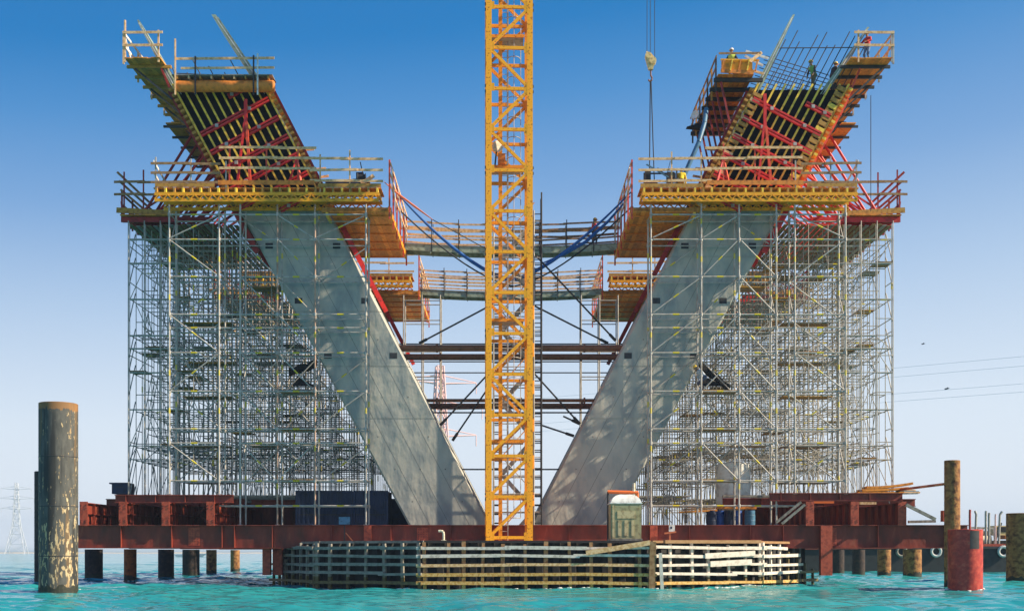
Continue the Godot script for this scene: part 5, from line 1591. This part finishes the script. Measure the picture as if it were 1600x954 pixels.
	obj("drum", dr, M.dark_steel, o)
	cube("engine", gp + Vector3(-0.1, 0.95, -0.2), Vector3(0.4, 0.4, 0.3), M.navy, o)
	bar("lever", gp + Vector3(0.16, 0.7, 0.1), gp + Vector3(-0.05, 1.65, 0.1), 0.05, 0.05, M.dark_steel, o)
	bar("prop_leg", gp + Vector3(-0.3, 0.0, 0.3), gp + Vector3(-0.3, 0.6, 0.3), 0.07, 0.07, M.dark_steel, o)
	bar("prop_leg", gp + Vector3(0.3, 0.0, 0.3), gp + Vector3(0.3, 0.6, 0.3), 0.07, 0.07, M.dark_steel, o)
	tag(bar("loose_board", gp + Vector3(0.1, 0.25, 0.7), gp + Vector3(0.75, 0.75, 0.6), 0.06, 0.2, M.timber), "short pale board leaning beside the winch", "plank")
	tag(bar("steel_channel", Vector3(-10.1, 21.95, 1.2), Vector3(-7.9, 21.9, 1.2), 0.2, 0.16, M.navy), "dark blue steel channel lying under the winch rails", "beam")
	var hp2 := Mb.new()
	hp2.path([at(1066, 282, 63), at(1078, 254, 63), at(1092, 222, 63), at(1101, 192, 63.4), at(1104, 170, 64)], 0.13, 10)
	tag(obj("concrete_hose", hp2, M.blue_pipe), "grey blue concrete hose rising from the yellow shirted worker to the head platform", "hose")
	o = thing("flood_lamp", "flood lamp with dark hood on the edge of the inner head platform", "lamp", at(1092, 190, 65))
	var fl := Mb.new()
	fl.lathe(at(1090, 183, 65), [Vector2(0.0, 0.0), Vector2(0.14, 0.02), Vector2(0.26, 0.3), Vector2(0.22, 0.3), Vector2(0.0, 0.2)], 14, Vector3(-0.6, 0.2, 0.76).normalized())
	obj("reflector", fl, M.white, o)
	var hd := Mb.new()
	var hq := at(1092, 198, 65)
	hd.loft([hq + Vector3(-0.7, -0.06, -0.2), hq + Vector3(0.2, -0.14, -0.2), hq + Vector3(0.2, -0.14, 0.2), hq + Vector3(-0.7, -0.06, 0.2)], [hq + Vector3(-0.4, 0.05, -0.15), hq + Vector3(0.2, 0.14, -0.15), hq + Vector3(0.2, 0.14, 0.15), hq + Vector3(-0.4, 0.05, 0.15)])
	obj("hood", hd, M.rubber, o)
	bar("arm", at(1092, 186, 65), at(1110, 205, 65), 0.06, 0.06, M.dark_steel, o)
	# dark jack legs strapped to the leg faces inside the scaffolds
	for s in [-1, 1]:
		var jp := at(478 if s < 0 else 1114, 582, 64.6)
		o = thing("folded_tarpaulin", "black tarpaulin slung in the scaffold by the %s leg at mid height" % ("sunlit" if s < 0 else "shaded"), "tarpaulin", jp)
		var tb := Mb.new()
		var rows := []
		for k in 7:
			var u := k / 6.0
			var x := lerpf(0.6, -0.95, u) if s < 0 else lerpf(-0.8, 0.95, u)
			var top := lerpf(0.7, 0.25 if s < 0 else -0.7, u) + 0.08 * sin(k * 2.2)
			var ht := 0.3 + 0.2 * absf(sin(k * 1.3))
			rows.append([jp + Vector3(x, top - ht, -0.1), jp + Vector3(x, top, -0.1), jp + Vector3(x, top, 0.12 + 0.05 * sin(k * 3.0)), jp + Vector3(x, top - ht * 0.9, 0.14)])
		for k in 6:
			tb.loft(rows[k], rows[k + 1])
		obj("upper_fold", tb, M.rubber, o)
		var t2 := Mb.new()
		t2.loft([jp + Vector3(-0.75, -0.75, -0.1), jp + Vector3(0.5, -0.75, -0.1), jp + Vector3(0.5, -0.75, 0.16), jp + Vector3(-0.75, -0.75, 0.16)], [jp + Vector3(-0.5, -0.2, -0.05), jp + Vector3(-0.2, -0.45, -0.05), jp + Vector3(-0.2, -0.45, 0.1), jp + Vector3(-0.5, -0.2, 0.1)])
		obj("lower_fold", t2, M.rubber, o)

# ------------------------------------------------------------------ barge, boat, pylons, wires, birds
func torus(o: Vector3, r: float, q: float, axis_tilt: float) -> Mb:
	var b := Mb.new()
	for i in 20:
		var t0 := TAU * i / 20
		var t1 := TAU * (i + 1) / 20
		b.tube(o + Vector3(cos(t0) * r, sin(t0) * r, axis_tilt * sin(t0)), o + Vector3(cos(t1) * r, sin(t1) * r, axis_tilt * sin(t1)), q, q, 8)
	return b

func barge() -> void:
	var d := 104.0
	var z := DIST - d
	var x0 := 25.5
	var x1 := 56.0
	var o := thing("work_barge", "long black work barge moored behind the red pile", "barge", Vector3(40, 0, z - 6))
	var h := Mb.new()
	h.loft([Vector3(x0 + 1.5, -0.8, z), Vector3(x1 - 1.5, -0.8, z), Vector3(x1 - 1.5, -0.8, z - 12), Vector3(x0 + 1.5, -0.8, z - 12)], [Vector3(x0, 2.3, z), Vector3(x1, 2.3, z), Vector3(x1, 2.3, z - 12), Vector3(x0, 2.3, z - 12)])
	obj("hull", h, M.hull, o)
	bar("rubbing_strake", Vector3(x0 - 0.05, 2.2, z + 0.08), Vector3(x1, 2.2, z + 0.08), 0.16, 0.22, M.dark_steel, o)
	bar("coaming", Vector3(x0 + 0.3, 2.42, z - 0.2), Vector3(x1, 2.42, z - 0.2), 0.1, 0.24, M.primer_bright, o)
	for px in [1408, 1462, 1567]:
		var c := Vector3((px - 798.0) * d / 1800.0, 1.85, z + 0.2)
		var lb := {1408: "worn tyre fender behind the lit deck piles", 1462: "white rimmed tyre fender on the barge between deck pile and red pile", 1567: "white rimmed tyre fender beside the stout brown pile"}
		var t := thing("tyre_fender", lb[px], "tyre", c)
		obj("tyre", torus(c, 0.42, 0.13, 0.02), M.tyre if px > 1410 else M.timber_grey, t)
		pipe("lashing", c + Vector3(0, 0.4, 0), c + Vector3(0.05, 0.62, -0.02), 0.03, M.rope, t)
	# deck gear
	var lab := ["red post on the barge deck", "curved grey davit on the barge deck behind the red post", "tall grey bollard post amid the barge gear", "grey post leaning on the barge", "pale red post on the barge deck", "hooked grey post nearest the stout brown pile"]
	var pp := [[1516, 797, "red_pile"], [1524, 799, "tube_back"], [1541, 799, "tube_back"], [1546, 802, "tube_back"], [1556, 804, "mast_red"], [1561, 800, "tube_back"]]
	for k in 6:
		var a := at(pp[k][0], 850, d + 1.5)
		var top := at(pp[k][0] + (2 if k in [1, 5] else 0), pp[k][1] + 4, d + 1.5)
		a.y = 2.3
		var b := Mb.new()
		b.path([a, top, top + Vector3(-0.12 if k == 1 else (0.2 if k == 5 else 0.02), 0.3, 0)], 0.11 if k != 4 else 0.08, 8)
		tag(obj("deck_post", b, M[pp[k][2]]), lab[k], "post")
	var wp := at(1540, 850, d + 3)
	wp.y = 2.3
	o = thing("deck_winch", "jumble of a grey winch frame with sloping boom on the barge", "winch", wp)
	for k in 4:
		bar("frame_leg", wp + Vector3(-1.0 + k * 0.55, 0, 0.2 * k), wp + Vector3(-0.7 + k * 0.5, 1.7, 0), 0.12, 0.12, M.tube_back, o)
	bar("cross_head", wp + Vector3(-1.4, 1.75, 0), wp + Vector3(1.0, 1.7, 0), 0.14, 0.18, M.tube_back, o)
	bar("boom", wp + Vector3(0.6, 0.1, 0.4), wp + Vector3(1.3, 2.2, 0.4), 0.18, 0.18, M.dark_steel, o)
	var dm := Mb.new()
	dm.lathe(wp + Vector3(-0.9, 0.6, 0.5), [Vector2(0.0, 0.0), Vector2(0.55, 0.0), Vector2(0.4, 0.1), Vector2(0.4, 1.0), Vector2(0.55, 1.1), Vector2(0.0, 1.1)], 18, Vector3.RIGHT)
	obj("drum", dm, M.cream, o)
	cube("gearbox", wp + Vector3(0.0, 1.0, -0.4), Vector3(0.9, 0.9, 0.7), M.timber_dark, o)
	var ep := at(1560, 850, d + 4)
	ep.y = 2.3
	o = thing("small_excavator", "small yellow machine on the barge beside the stout brown pile", "excavator", ep)
	cube("cab", ep + Vector3(0.1, 1.5, 0), Vector3(1.5, 0.9, 1.4), M.hook, o)
	cube("cab_window", ep + Vector3(0.1, 1.6, 0.72), Vector3(0.9, 0.5, 0.03), M.rubber, o)
	cube("engine_cover", ep + Vector3(0.9, 1.1, 0), Vector3(1.0, 0.8, 1.4), M.orange_form, o)
	cube("track", ep + Vector3(0.2, 0.3, 0.6), Vector3(2.2, 0.55, 0.4), M.rubber, o)
	cube("track", ep + Vector3(0.2, 0.3, -0.6), Vector3(2.2, 0.55, 0.4), M.rubber, o)
	cube("boarded_crate", ep + Vector3(-1.7, 0.4, 0.6), Vector3(0.9, 0.8, 0.8), M.plank, o)

func far_boat() -> void:
	var p := at(297, 862, 420)
	p.y = 0
	var o := thing("far_boat", "low grey boat far off, seen below the deck girder", "boat", p)
	var h := Mb.new()
	h.loft([p + Vector3(-4.5, -0.3, -1.4), p + Vector3(3.5, -0.3, -1.4), p + Vector3(3.5, -0.3, 1.4), p + Vector3(-4.5, -0.3, 1.4)], [p + Vector3(-5.5, 0.9, -1.6), p + Vector3(6.0, 1.2, -0.6), p + Vector3(6.0, 1.2, 0.6), p + Vector3(-5.5, 0.9, 1.6)])
	obj("hull", h, M.mast_white, o)
	cube("deckhouse", p + Vector3(-1.0, 1.5, 0), Vector3(3.0, 1.2, 1.8), M.white, o)
	cube("window", p + Vector3(-1.0, 1.65, 0.92), Vector3(2.4, 0.4, 0.04), M.dark_steel, o)
	pipe("mast", p + Vector3(-0.5, 2.0, 0), p + Vector3(-0.5, 4.0, 0), 0.06, M.mast_white, o)

func pylon(base: Vector3, h: float, label: String, ma: Material, mb_: Material, yaw: float) -> void:
	var o := thing("power_pylon", label, "pylon", base)
	var k := h / 60.0
	var t := Basis(Vector3.UP, yaw)
	var half := func(y: float) -> float:
		return lerpf(8.0, 2.6, y / 26.0) if y < 26 else lerpf(2.6, 1.0, (y - 26.0) / 34.0)
	var legs := Mb.new()
	var lat := Mb.new()
	var top := Mb.new()
	var ys := [0.0, 9.0, 17.0, 24.0, 30.0, 36.0, 42.0, 48.0, 54.0, 60.0]
	var r := 0.3
	for i in ys.size() - 1:
		var a: float = ys[i]
		var b: float = ys[i + 1]
		var ha: float = half.call(a)
		var hb: float = half.call(b)
		var ca := [Vector3(-ha, a, -ha), Vector3(ha, a, -ha), Vector3(ha, a, ha), Vector3(-ha, a, ha)]
		var cb := [Vector3(-hb, b, -hb), Vector3(hb, b, -hb), Vector3(hb, b, hb), Vector3(-hb, b, hb)]
		var w: Mb = legs if a < 24 else (top if i % 2 == 1 else legs)
		for c in 4:
			var n := (c + 1) % 4
			w.tube(base + t * (ca[c] * k), base + t * (cb[c] * k), r * k, r * k * 0.9, 5)
			lat.tube(base + t * (ca[c] * k), base + t * (cb[n] * k), r * 0.55 * k, r * 0.55 * k, 4)
			lat.tube(base + t * (ca[n] * k), base + t * (cb[c] * k), r * 0.55 * k, r * 0.55 * k, 4)
			lat.tube(base + t * (cb[c] * k), base + t * (cb[n] * k), r * 0.5 * k, r * 0.5 * k, 4)
	obj("leg_frame", legs, ma, o)
	obj("lattice", lat, ma, o)
	obj("banded_frame", top, mb_, o)
	for y in [38.0, 46.5, 54.5]:
		var wd := 12.0 if y != 46.5 else 14.0
		for e in [-1, 1]:
			var am := Mb.new()
			for z in [-0.9, 0.9]:
				am.tube(base + t * (Vector3(0, y, z) * k), base + t * (Vector3(e * wd, y + 0.8, 0) * k), 0.24 * k, 0.16 * k, 5)
			am.tube(base + t * (Vector3(e * 1.2, y + 2.6, 0) * k), base + t * (Vector3(e * wd, y + 0.9, 0) * k), 0.2 * k, 0.14 * k, 5)
			am.tube(base + t * (Vector3(e * wd, y + 0.8, 0) * k), base + t * (Vector3(e * wd, y - 2.6, 0) * k), 0.16 * k, 0.16 * k, 5)
			obj("cross_arm", am, mb_, o)

func pylons() -> void:
	pylon(at(25, 862, 980) * Vector3(1, 0, 1) + Vector3(0, -0.5, 0), 61.0, "pale lattice power pylon on the horizon left of the tall peeling pile", M.mast_white, M.mast_white, 0.2)
	pylon(at(687, 862, 420) * Vector3(1, 0, 1) + Vector3(0, -0.5, 0), 70.0, "red and white lattice pylon seen between sunlit leg and crane mast", M.mast_red, M.mast_red, 0.35)
	var names_w := ["uppermost faint power line over the barge side sky", "second faint power line from the top", "third power line, carrying a marker", "lowest faint power line over the barge side sky"]
	var k := 0
	for t in [[576, 553], [590, 568], [616, 596], [628, 609]]:
		var a := at(842, t[0] + 46, 420)
		var m := at(1385, t[0], 380)
		var b := at(1640, t[1], 340)
		var pts := []
		for j in 15:
			var u := j / 14.0
			pts.append(a.lerp(m, u / 0.6) if u < 0.6 else m.lerp(b, (u - 0.6) / 0.4))
		var w := Mb.new()
		w.path(pts, 0.05, 4)
		tag(obj("power_line", w, M.wire), names_w[k], "power line")
		k += 1
	var kk := 0
	for q in [at(1443, 537, 150), at(1480, 607, 350), at(838, 566, 150)]:
		var o := thing("sea_bird", ["dark bird in flight high over the power lines", "dark bird passing in front of the third power line", "small dark bird in the gap beside the crane mast"][kk], "bird", q)
		var r: float = [0.16, 0.5, 0.12][kk]
		var b := Mb.new()
		b.lathe(q, [Vector2(0.0, -r * 1.6), Vector2(r * 0.4, -r * 1.1), Vector2(r * 0.5, 0.0), Vector2(r * 0.3, r), Vector2(0.28 * r, r * 1.3), Vector2(0.0, r * 1.7)], 8, Vector3(0.8, 0.1, 0.6).normalized())
		for e in [-1, 1]:
			b.loft([q + Vector3(-r * 0.3, 0.1 * r, 0), q + Vector3(r * 0.5, 0.1 * r, 0), q + Vector3(r * 0.5, 0.2 * r, 0.02), q + Vector3(-r * 0.3, 0.2 * r, 0.02)], [q + Vector3(-r * 0.6, r * 0.5, e * r * 2.4), q + Vector3(-r * 0.1, r * 0.5, e * r * 2.4), q + Vector3(-r * 0.1, r * 0.55, e * r * 2.4), q + Vector3(-r * 0.6, r * 0.55, e * r * 2.4)])
		obj("body", b, M.rubber, o)
		kk += 1

# ------------------------------------------------------------------ people
# a body is a field of tapered capsules joined by a smooth minimum and meshed as surface nets
func net(bones: Array, cell: float, blend: float, into: Mb) -> void:
	var lo := Vector3.INF
	var hi := -Vector3.INF
	for b in bones:
		var r: float = maxf(b[2], b[3]) + cell * 2.5
		lo = lo.min(b[0] - Vector3.ONE * r).min(b[1] - Vector3.ONE * r)
		hi = hi.max(b[0] + Vector3.ONE * r).max(b[1] + Vector3.ONE * r)
	var nx := int((hi.x - lo.x) / cell) + 2
	var ny := int((hi.y - lo.y) / cell) + 2
	var nz := int((hi.z - lo.z) / cell) + 2
	var f := PackedFloat32Array()
	f.resize(nx * ny * nz)
	f.fill(9.0)
	var near := PackedFloat32Array()
	near.resize(nx * ny * nz)
	near.fill(9.0)
	var who := PackedByteArray()
	who.resize(nx * ny * nz)
	for k in bones.size():
		var b: Array = bones[k]
		var a: Vector3 = b[0]
		var d: Vector3 = b[1] - a
		var dd := maxf(d.length_squared(), 1e-8)
		var m: float = maxf(b[2], b[3]) + cell * 2.2
		var l := ((a.min(b[1]) - Vector3.ONE * m - lo) / cell).floor()
		var u := ((a.max(b[1]) + Vector3.ONE * m - lo) / cell).ceil()
		for z in range(maxi(0, int(l.z)), mini(nz, int(u.z) + 1)):
			for y in range(maxi(0, int(l.y)), mini(ny, int(u.y) + 1)):
				for x in range(maxi(0, int(l.x)), mini(nx, int(u.x) + 1)):
					var p := lo + Vector3(x, y, z) * cell
					var t := clampf((p - a).dot(d) / dd, 0.0, 1.0)
					var v := (p - a - d * t).length() - lerpf(b[2], b[3], t)
					var i := (z * ny + y) * nx + x
					if v < near[i]:
						near[i] = v
						who[i] = k
					var h := maxf(blend - absf(f[i] - v), 0.0) / blend
					f[i] = minf(f[i], v) - h * h * blend * 0.25
	var spot := {}
	for z in nz - 1:
		for y in ny - 1:
			for x in nx - 1:
				var i := (z * ny + y) * nx + x
				var inside := 0
				for c in 8:
					if f[i + (c & 1) + ((c >> 1) & 1) * nx + (c >> 2) * nx * ny] < 0.0: inside += 1
				if inside == 0 or inside == 8: continue
				var sum := Vector3.ZERO
				var n := 0
				for e in [[0, 1], [2, 3], [4, 5], [6, 7], [0, 2], [1, 3], [4, 6], [5, 7], [0, 4], [1, 5], [2, 6], [3, 7]]:
					var fa := f[i + (e[0] & 1) + ((e[0] >> 1) & 1) * nx + (e[0] >> 2) * nx * ny]
					var fb := f[i + (e[1] & 1) + ((e[1] >> 1) & 1) * nx + (e[1] >> 2) * nx * ny]
					if (fa < 0.0) != (fb < 0.0):
						var t := fa / (fa - fb)
						var pa := Vector3(e[0] & 1, (e[0] >> 1) & 1, e[0] >> 2)
						var pb := Vector3(e[1] & 1, (e[1] >> 1) & 1, e[1] >> 2)
						sum += pa.lerp(pb, t)
						n += 1
				var g := Vector3(f[i + 1] - f[i], f[i + nx] - f[i], f[i + nx * ny] - f[i])
				spot[i] = [lo + (Vector3(x, y, z) + sum / n) * cell, g.normalized(), bones[who[i]][4]]
	for i in spot:
		var x: int = i % nx
		var y: int = (i / nx) % ny
		var z: int = i / (nx * ny)
		for ax in 3:
			var step: int = [1, nx, nx * ny][ax]
			var s1: int = [nx, nx * ny, 1][ax]
			var s2: int = [nx * ny, 1, nx][ax]
			if [y, z, x][ax] == 0 or [z, x, y][ax] == 0: continue
			var fa := f[i]
			var fb := f[i + step]
			if (fa < 0.0) == (fb < 0.0): continue
			if not (spot.has(i - s1) and spot.has(i - s2) and spot.has(i - s1 - s2)): continue
			var q := [spot[i], spot[i - s1], spot[i - s1 - s2], spot[i - s2]]
			if fa < 0.0: q.reverse()
			into.tint = q[0][2]
			into.tri(q[0][0], q[1][0], q[2][0], q[0][1], q[1][1], q[2][1])
			into.tri(q[0][0], q[2][0], q[3][0], q[0][1], q[2][1], q[3][1])

func person(called_label: String, foot: Vector3, yaw: float, pose: Dictionary, shirt: Color, trousers: Color, vest: Color, hat: Material) -> void:
	var o := thing("person", called_label, "person", foot)
	var skin := Color(0.30, 0.17, 0.10)
	var boot := Color(0.03, 0.025, 0.02)
	var hair := Color(0.02, 0.017, 0.015)
	var t := Basis(Vector3.UP, yaw)
	var lean: float = pose.get("lean", 0.0)
	var drop: float = pose.get("drop", 0.0)          # crouching: how far the pelvis sinks
	var hipy := 0.93 - drop
	var lt := Basis(Vector3.RIGHT, lean)
	var w := func(p: Vector3) -> Vector3: return foot + t * p
	var up := func(p: Vector3) -> Vector3: return w.call(Vector3(0, hipy, -drop * 0.25) + lt * (p - Vector3(0, 0.93, 0)))
	var bones := []
	var torso := shirt if vest.a < 0.5 else vest
	bones.append([up.call(Vector3(-0.07, 0.95, 0)), up.call(Vector3(0.07, 0.95, 0)), 0.13, 0.13, trousers])
	bones.append([up.call(Vector3(0, 1.05, 0.0)), up.call(Vector3(0, 1.32, 0.01)), 0.145, 0.165, torso])
	bones.append([up.call(Vector3(-0.11, 1.36, 0)), up.call(Vector3(0.11, 1.36, 0)), 0.12, 0.12, torso])
	bones.append([up.call(Vector3(0, 1.42, 0.0)), up.call(Vector3(0, 1.55, 0.015)), 0.07, 0.058, skin])
	var arms: Array = pose.get("arms", [[Vector3(-0.27, 1.14, 0.02), Vector3(-0.27, 0.9, 0.14)], [Vector3(0.27, 1.14, 0.02), Vector3(0.27, 0.9, 0.14)]])
	var hands := []
	for k in 2:
		var sx := -1.0 if k == 0 else 1.0
		var sh: Vector3 = up.call(Vector3(sx * 0.19, 1.40, 0))
		var el: Vector3 = up.call(arms[k][0])
		var wr: Vector3 = up.call(arms[k][1])
		bones.append([sh, el, 0.062, 0.05, shirt])
		bones.append([el, el.lerp(wr, 0.8), 0.05, 0.04, shirt])
		bones.append([el.lerp(wr, 0.8), wr, 0.034, 0.03, skin])
		hands.append([wr, (wr - el).normalized(), sx])
		var hip: Vector3 = w.call(Vector3(sx * 0.095, hipy - 0.02, -drop * 0.25))
		var ank: Vector3 = w.call(Vector3(sx * 0.13, 0.09, pose.get("stride", 0.0) * sx))
		var mid := (hip + ank) * 0.5
		var reach := sqrt(maxf(0.0, 0.43 * 0.43 - (hip - ank).length_squared() * 0.25))
		var knee: Vector3 = mid + t * Vector3(sx * 0.04, 0, 1).normalized() * maxf(reach, 0.02)
		bones.append([hip, knee, 0.088, 0.062, trousers])
		bones.append([knee, ank, 0.062, 0.046, trousers])
		bones.append([ank, ank + t * Vector3(0, -0.045, 0.0), 0.05, 0.05, boot])
		bones.append([ank + t * Vector3(0, -0.05, -0.03), ank + t * Vector3(sx * 0.02, -0.055, 0.15), 0.042, 0.036, boot])
	var b := Mb.new()
	net(bones, 0.024, 0.05, b)
	# head with face
	var ht: Basis = t * Basis(Vector3.RIGHT, lean * 0.45 + pose.get("nod", 0.0)) * Basis(Vector3.UP, pose.get("look", 0.0))
	var hc: Vector3 = up.call(Vector3(0, 1.655, 0.03))
	var hd := func(p: Vector3) -> Vector3: return hc + ht * p
	var head := [
		[hd.call(Vector3(0, 0.02, -0.02)), hd.call(Vector3(0, 0.03, 0.02)), 0.088, 0.088, skin], [hd.call(Vector3(0, -0.06, 0.03)), hd.call(Vector3(0, -0.09, 0.05)), 0.058, 0.042, skin],
		[hd.call(Vector3(0, 0.015, 0.1)), hd.call(Vector3(0, -0.025, 0.118)), 0.011, 0.017, skin], [hd.call(Vector3(-0.022, -0.062, 0.089)), hd.call(Vector3(0.022, -0.062, 0.089)), 0.009, 0.009, Color(0.2, 0.07, 0.06)],
		[hd.call(Vector3(-0.09, 0.0, -0.01)), hd.call(Vector3(-0.092, 0.02, -0.015)), 0.016, 0.02, skin], [hd.call(Vector3(0.09, 0.0, -0.01)), hd.call(Vector3(0.092, 0.02, -0.015)), 0.016, 0.02, skin],
		[hd.call(Vector3(-0.033, 0.022, 0.092)), hd.call(Vector3(-0.03, 0.022, 0.093)), 0.011, 0.011, boot], [hd.call(Vector3(0.033, 0.022, 0.092)), hd.call(Vector3(0.03, 0.022, 0.093)), 0.011, 0.011, boot],
		[hd.call(Vector3(0, 0.05, -0.045)), hd.call(Vector3(0, 0.07, -0.01)), 0.086, 0.082, hair], [hd.call(Vector3(0, -0.1, 0.0)), hd.call(Vector3(0, -0.17, -0.02)), 0.054, 0.056, skin]]
	net(head, 0.013, 0.02, b)
	# hands: palm, four fingers of unequal length, curled, and a thumb from the side
	for h in hands:
		var dir: Vector3 = h[1]
		var side := dir.cross(t * Vector3(0, 0, 1)).normalized()
		if side.length() < 0.1: side = t * Vector3.RIGHT
		var nrm := side.cross(dir).normalized()
		var wr: Vector3 = h[0]
		var hand := [[wr, wr + dir * 0.04, 0.028, 0.03, skin], [wr + dir * 0.05 - side * 0.022, wr + dir * 0.085 - side * 0.026, 0.019, 0.016, skin], [wr + dir * 0.05 + side * 0.022, wr + dir * 0.085 + side * 0.026, 0.019, 0.016, skin]]
		for j in 4:
			var root: Vector3 = wr + dir * 0.09 + side * (j - 1.5) * 0.021
			var ln: float = [0.034, 0.04, 0.037, 0.028][j]
			var mid: Vector3 = root + (dir * 0.9 + nrm * 0.45).normalized() * ln
			hand.append([root, mid, 0.0095, 0.009, skin])
			hand.append([mid, mid + (dir * 0.35 + nrm).normalized() * ln * 0.85, 0.009, 0.0075, skin])
		var th: Vector3 = wr + dir * 0.03 + side * 0.028 * h[2]
		hand.append([th, th + (dir * 0.7 + side * h[2] * 0.6 + nrm * 0.3).normalized() * 0.04, 0.012, 0.01, skin])
		hand.append([th + (dir * 0.7 + side * h[2] * 0.6 + nrm * 0.3).normalized() * 0.04, th + (dir + side * h[2] * 0.3 + nrm * 0.5).normalized() * 0.066, 0.01, 0.008, skin])
		net(hand, 0.0085, 0.012, b)
	obj("body", b, M.clothes, o)
	if hat:
		var c := Mb.new()
		var axis: Vector3 = ht * Vector3.UP
		c.lathe(hc + ht * Vector3(0, 0.055, -0.01), [Vector2(0.135, -0.012), Vector2(0.138, 0.0), Vector2(0.118, 0.012), Vector2(0.112, 0.05), Vector2(0.088, 0.092), Vector2(0.045, 0.112), Vector2(0.0, 0.116)], 18, axis)
		c.loft([hc + ht * Vector3(-0.09, 0.045, 0.09), hc + ht * Vector3(0.09, 0.045, 0.09), hc + ht * Vector3(0.055, 0.04, 0.175), hc + ht * Vector3(-0.055, 0.04, 0.175)], [hc + ht * Vector3(-0.09, 0.062, 0.09), hc + ht * Vector3(0.09, 0.062, 0.09), hc + ht * Vector3(0.055, 0.052, 0.17), hc + ht * Vector3(-0.055, 0.052, 0.17)])
		obj("hard_hat", c, hat, o)

func people() -> void:
	var none := Color(0, 0, 0, 0)
	var work := [[Vector3(-0.3, 1.2, 0.12), Vector3(-0.2, 1.1, 0.36)], [Vector3(0.3, 1.2, 0.12), Vector3(0.18, 1.1, 0.36)]]
	var low := [[Vector3(-0.26, 1.14, 0.16), Vector3(-0.22, 0.94, 0.32)], [Vector3(0.26, 1.14, 0.16), Vector3(0.24, 0.98, 0.36)]]
	person("person in lime safety vest and pale hard hat behind the yellow box front", Vector3(12.35, 28.0, -0.2), -0.35, {"arms": work, "lean": 0.25}, Color(0.03, 0.035, 0.05), Color(0.05, 0.05, 0.06), Color(0.62, 0.74, 0.12), M.helmet_white)
	person("person in green vest and yellow hard hat stepping between the rebar", Vector3(17.05, 27.6, -0.7), -1.0, {"arms": low, "lean": 0.32, "stride": 0.16}, Color(0.03, 0.035, 0.06), Color(0.16, 0.15, 0.09), Color(0.2, 0.45, 0.14), M.helmet_yellow)
	person("person in yellow hard hat almost hidden behind the leaning edge plate", Vector3(18.55, 28.3, -2.4), 1.9, {"lean": 0.3, "arms": low}, Color(0.05, 0.05, 0.06), Color(0.05, 0.05, 0.06), none, M.helmet_yellow)
	person("person in red shirt and jeans standing at the rails of the outer head platform", Vector3(19.8, 28.86, 0.1), -0.9, {"arms": work}, Color(0.56, 0.04, 0.035), Color(0.12, 0.2, 0.34), none, M.helmet_white)
	person("person in yellow shirt crouching by the hydraulic machine, back turned", Vector3(9.3, 21.48, 1.15), 2.9, {"drop": 0.42, "lean": 0.4, "arms": low}, Color(0.68, 0.5, 0.02), Color(0.4, 0.3, 0.05), none, null)
	person("person in dark red shirt and yellow hard hat crossing the nearer footbridge", Vector3(5.18, 20.86, -8.0), 1.3, {"lean": 0.1, "arms": work, "stride": 0.12}, Color(0.7, 0.05, 0.04), Color(0.09, 0.1, 0.13), none, M.helmet_yellow)
	person("person in pale shirt bending on a scaffold deck beside the shaded leg", Vector3(10.55, 10.6, 1.05), -1.4, {"drop": 0.2, "lean": 0.75, "arms": low}, Color(0.42, 0.48, 0.56), Color(0.07, 0.09, 0.14), none, M.helmet_yellow)

# ------------------------------------------------------------------ everything
func _ready() -> void:
	rng.seed = 20
	camera_and_light()
	unit_box = BoxMesh.new()
	unit_box.size = Vector3.ONE
	var up := Mb.new()
	up.tube(Vector3(0, -0.5, 0), Vector3(0, 0.5, 0), 1.0, 1.0, 10, true)
	unit_pipe = up.commit()
	materials()
	sea()
	deck()
	free_piles()
	cofferdam()
	leg(-1, 0.0, "near concrete leg leaning away from the crane, its broad face in sunlight")
	leg(1, 0.0, "near concrete leg leaning away from the crane, its face in shade with light flecks")
	leg(-1, -20.0, "far concrete leg behind the sunlit one")
	leg(1, -20.0, "far concrete leg behind the shaded one")
	braces_between_legs()
	scaffold(-1, "tall dense tube scaffold round the sunlit leg, beside the tall peeling pile")
	scaffold(1, "tall dense tube scaffold round the shaded leg, over the silo and barrels")
	rear_scaffold(-1, "farther tube scaffold under the far leg behind the sunlit one")
	rear_scaffold(1, "farther tube scaffold under the far leg behind the shaded one")
	main_platform(-1, 0.0, "yellow girder work platform ringing the sunlit near leg, with a winch on it", true)
	main_platform(1, 0.0, "yellow girder work platform ringing the shaded near leg, with the crouching worker", true)
	main_platform(-1, -20.0, "farther lower-looking work platform behind the sunlit leg", false)
	main_platform(1, -20.0, "farther lower-looking work platform behind the shaded leg", false)
	formwork(-1, "black and yellow leg formwork with red walers, no workers on top")
	formwork(1, "black and yellow leg formwork with red walers, workers and rebar on top")
	rebar_cage(-1, "few thin reinforcing bars standing out of the formwork without workers", false)
	rebar_cage(1, "dense grid of reinforcing bars above the formwork with workers", true)
	head_platform(-1, "high planked platform with shaded soffit at the outer side of the formwork without workers")
	head_platform(1, "high planked platform with sunny soffit where the red shirted worker stands")
	front_head_platform()
	inner_head_platform()
	footbridge(72.0, 20.9, 6.7, "nearer timber railed footbridge between the two near platforms", false)
	footbridge(84.0, 20.8, 6.6, "farther and lower-looking timber railed footbridge between the far platforms", true)
	crane()
	stair_tower()
	hoist()
	equipment()
	barge()
	far_boat()
	pylons()
	people()
	foam()
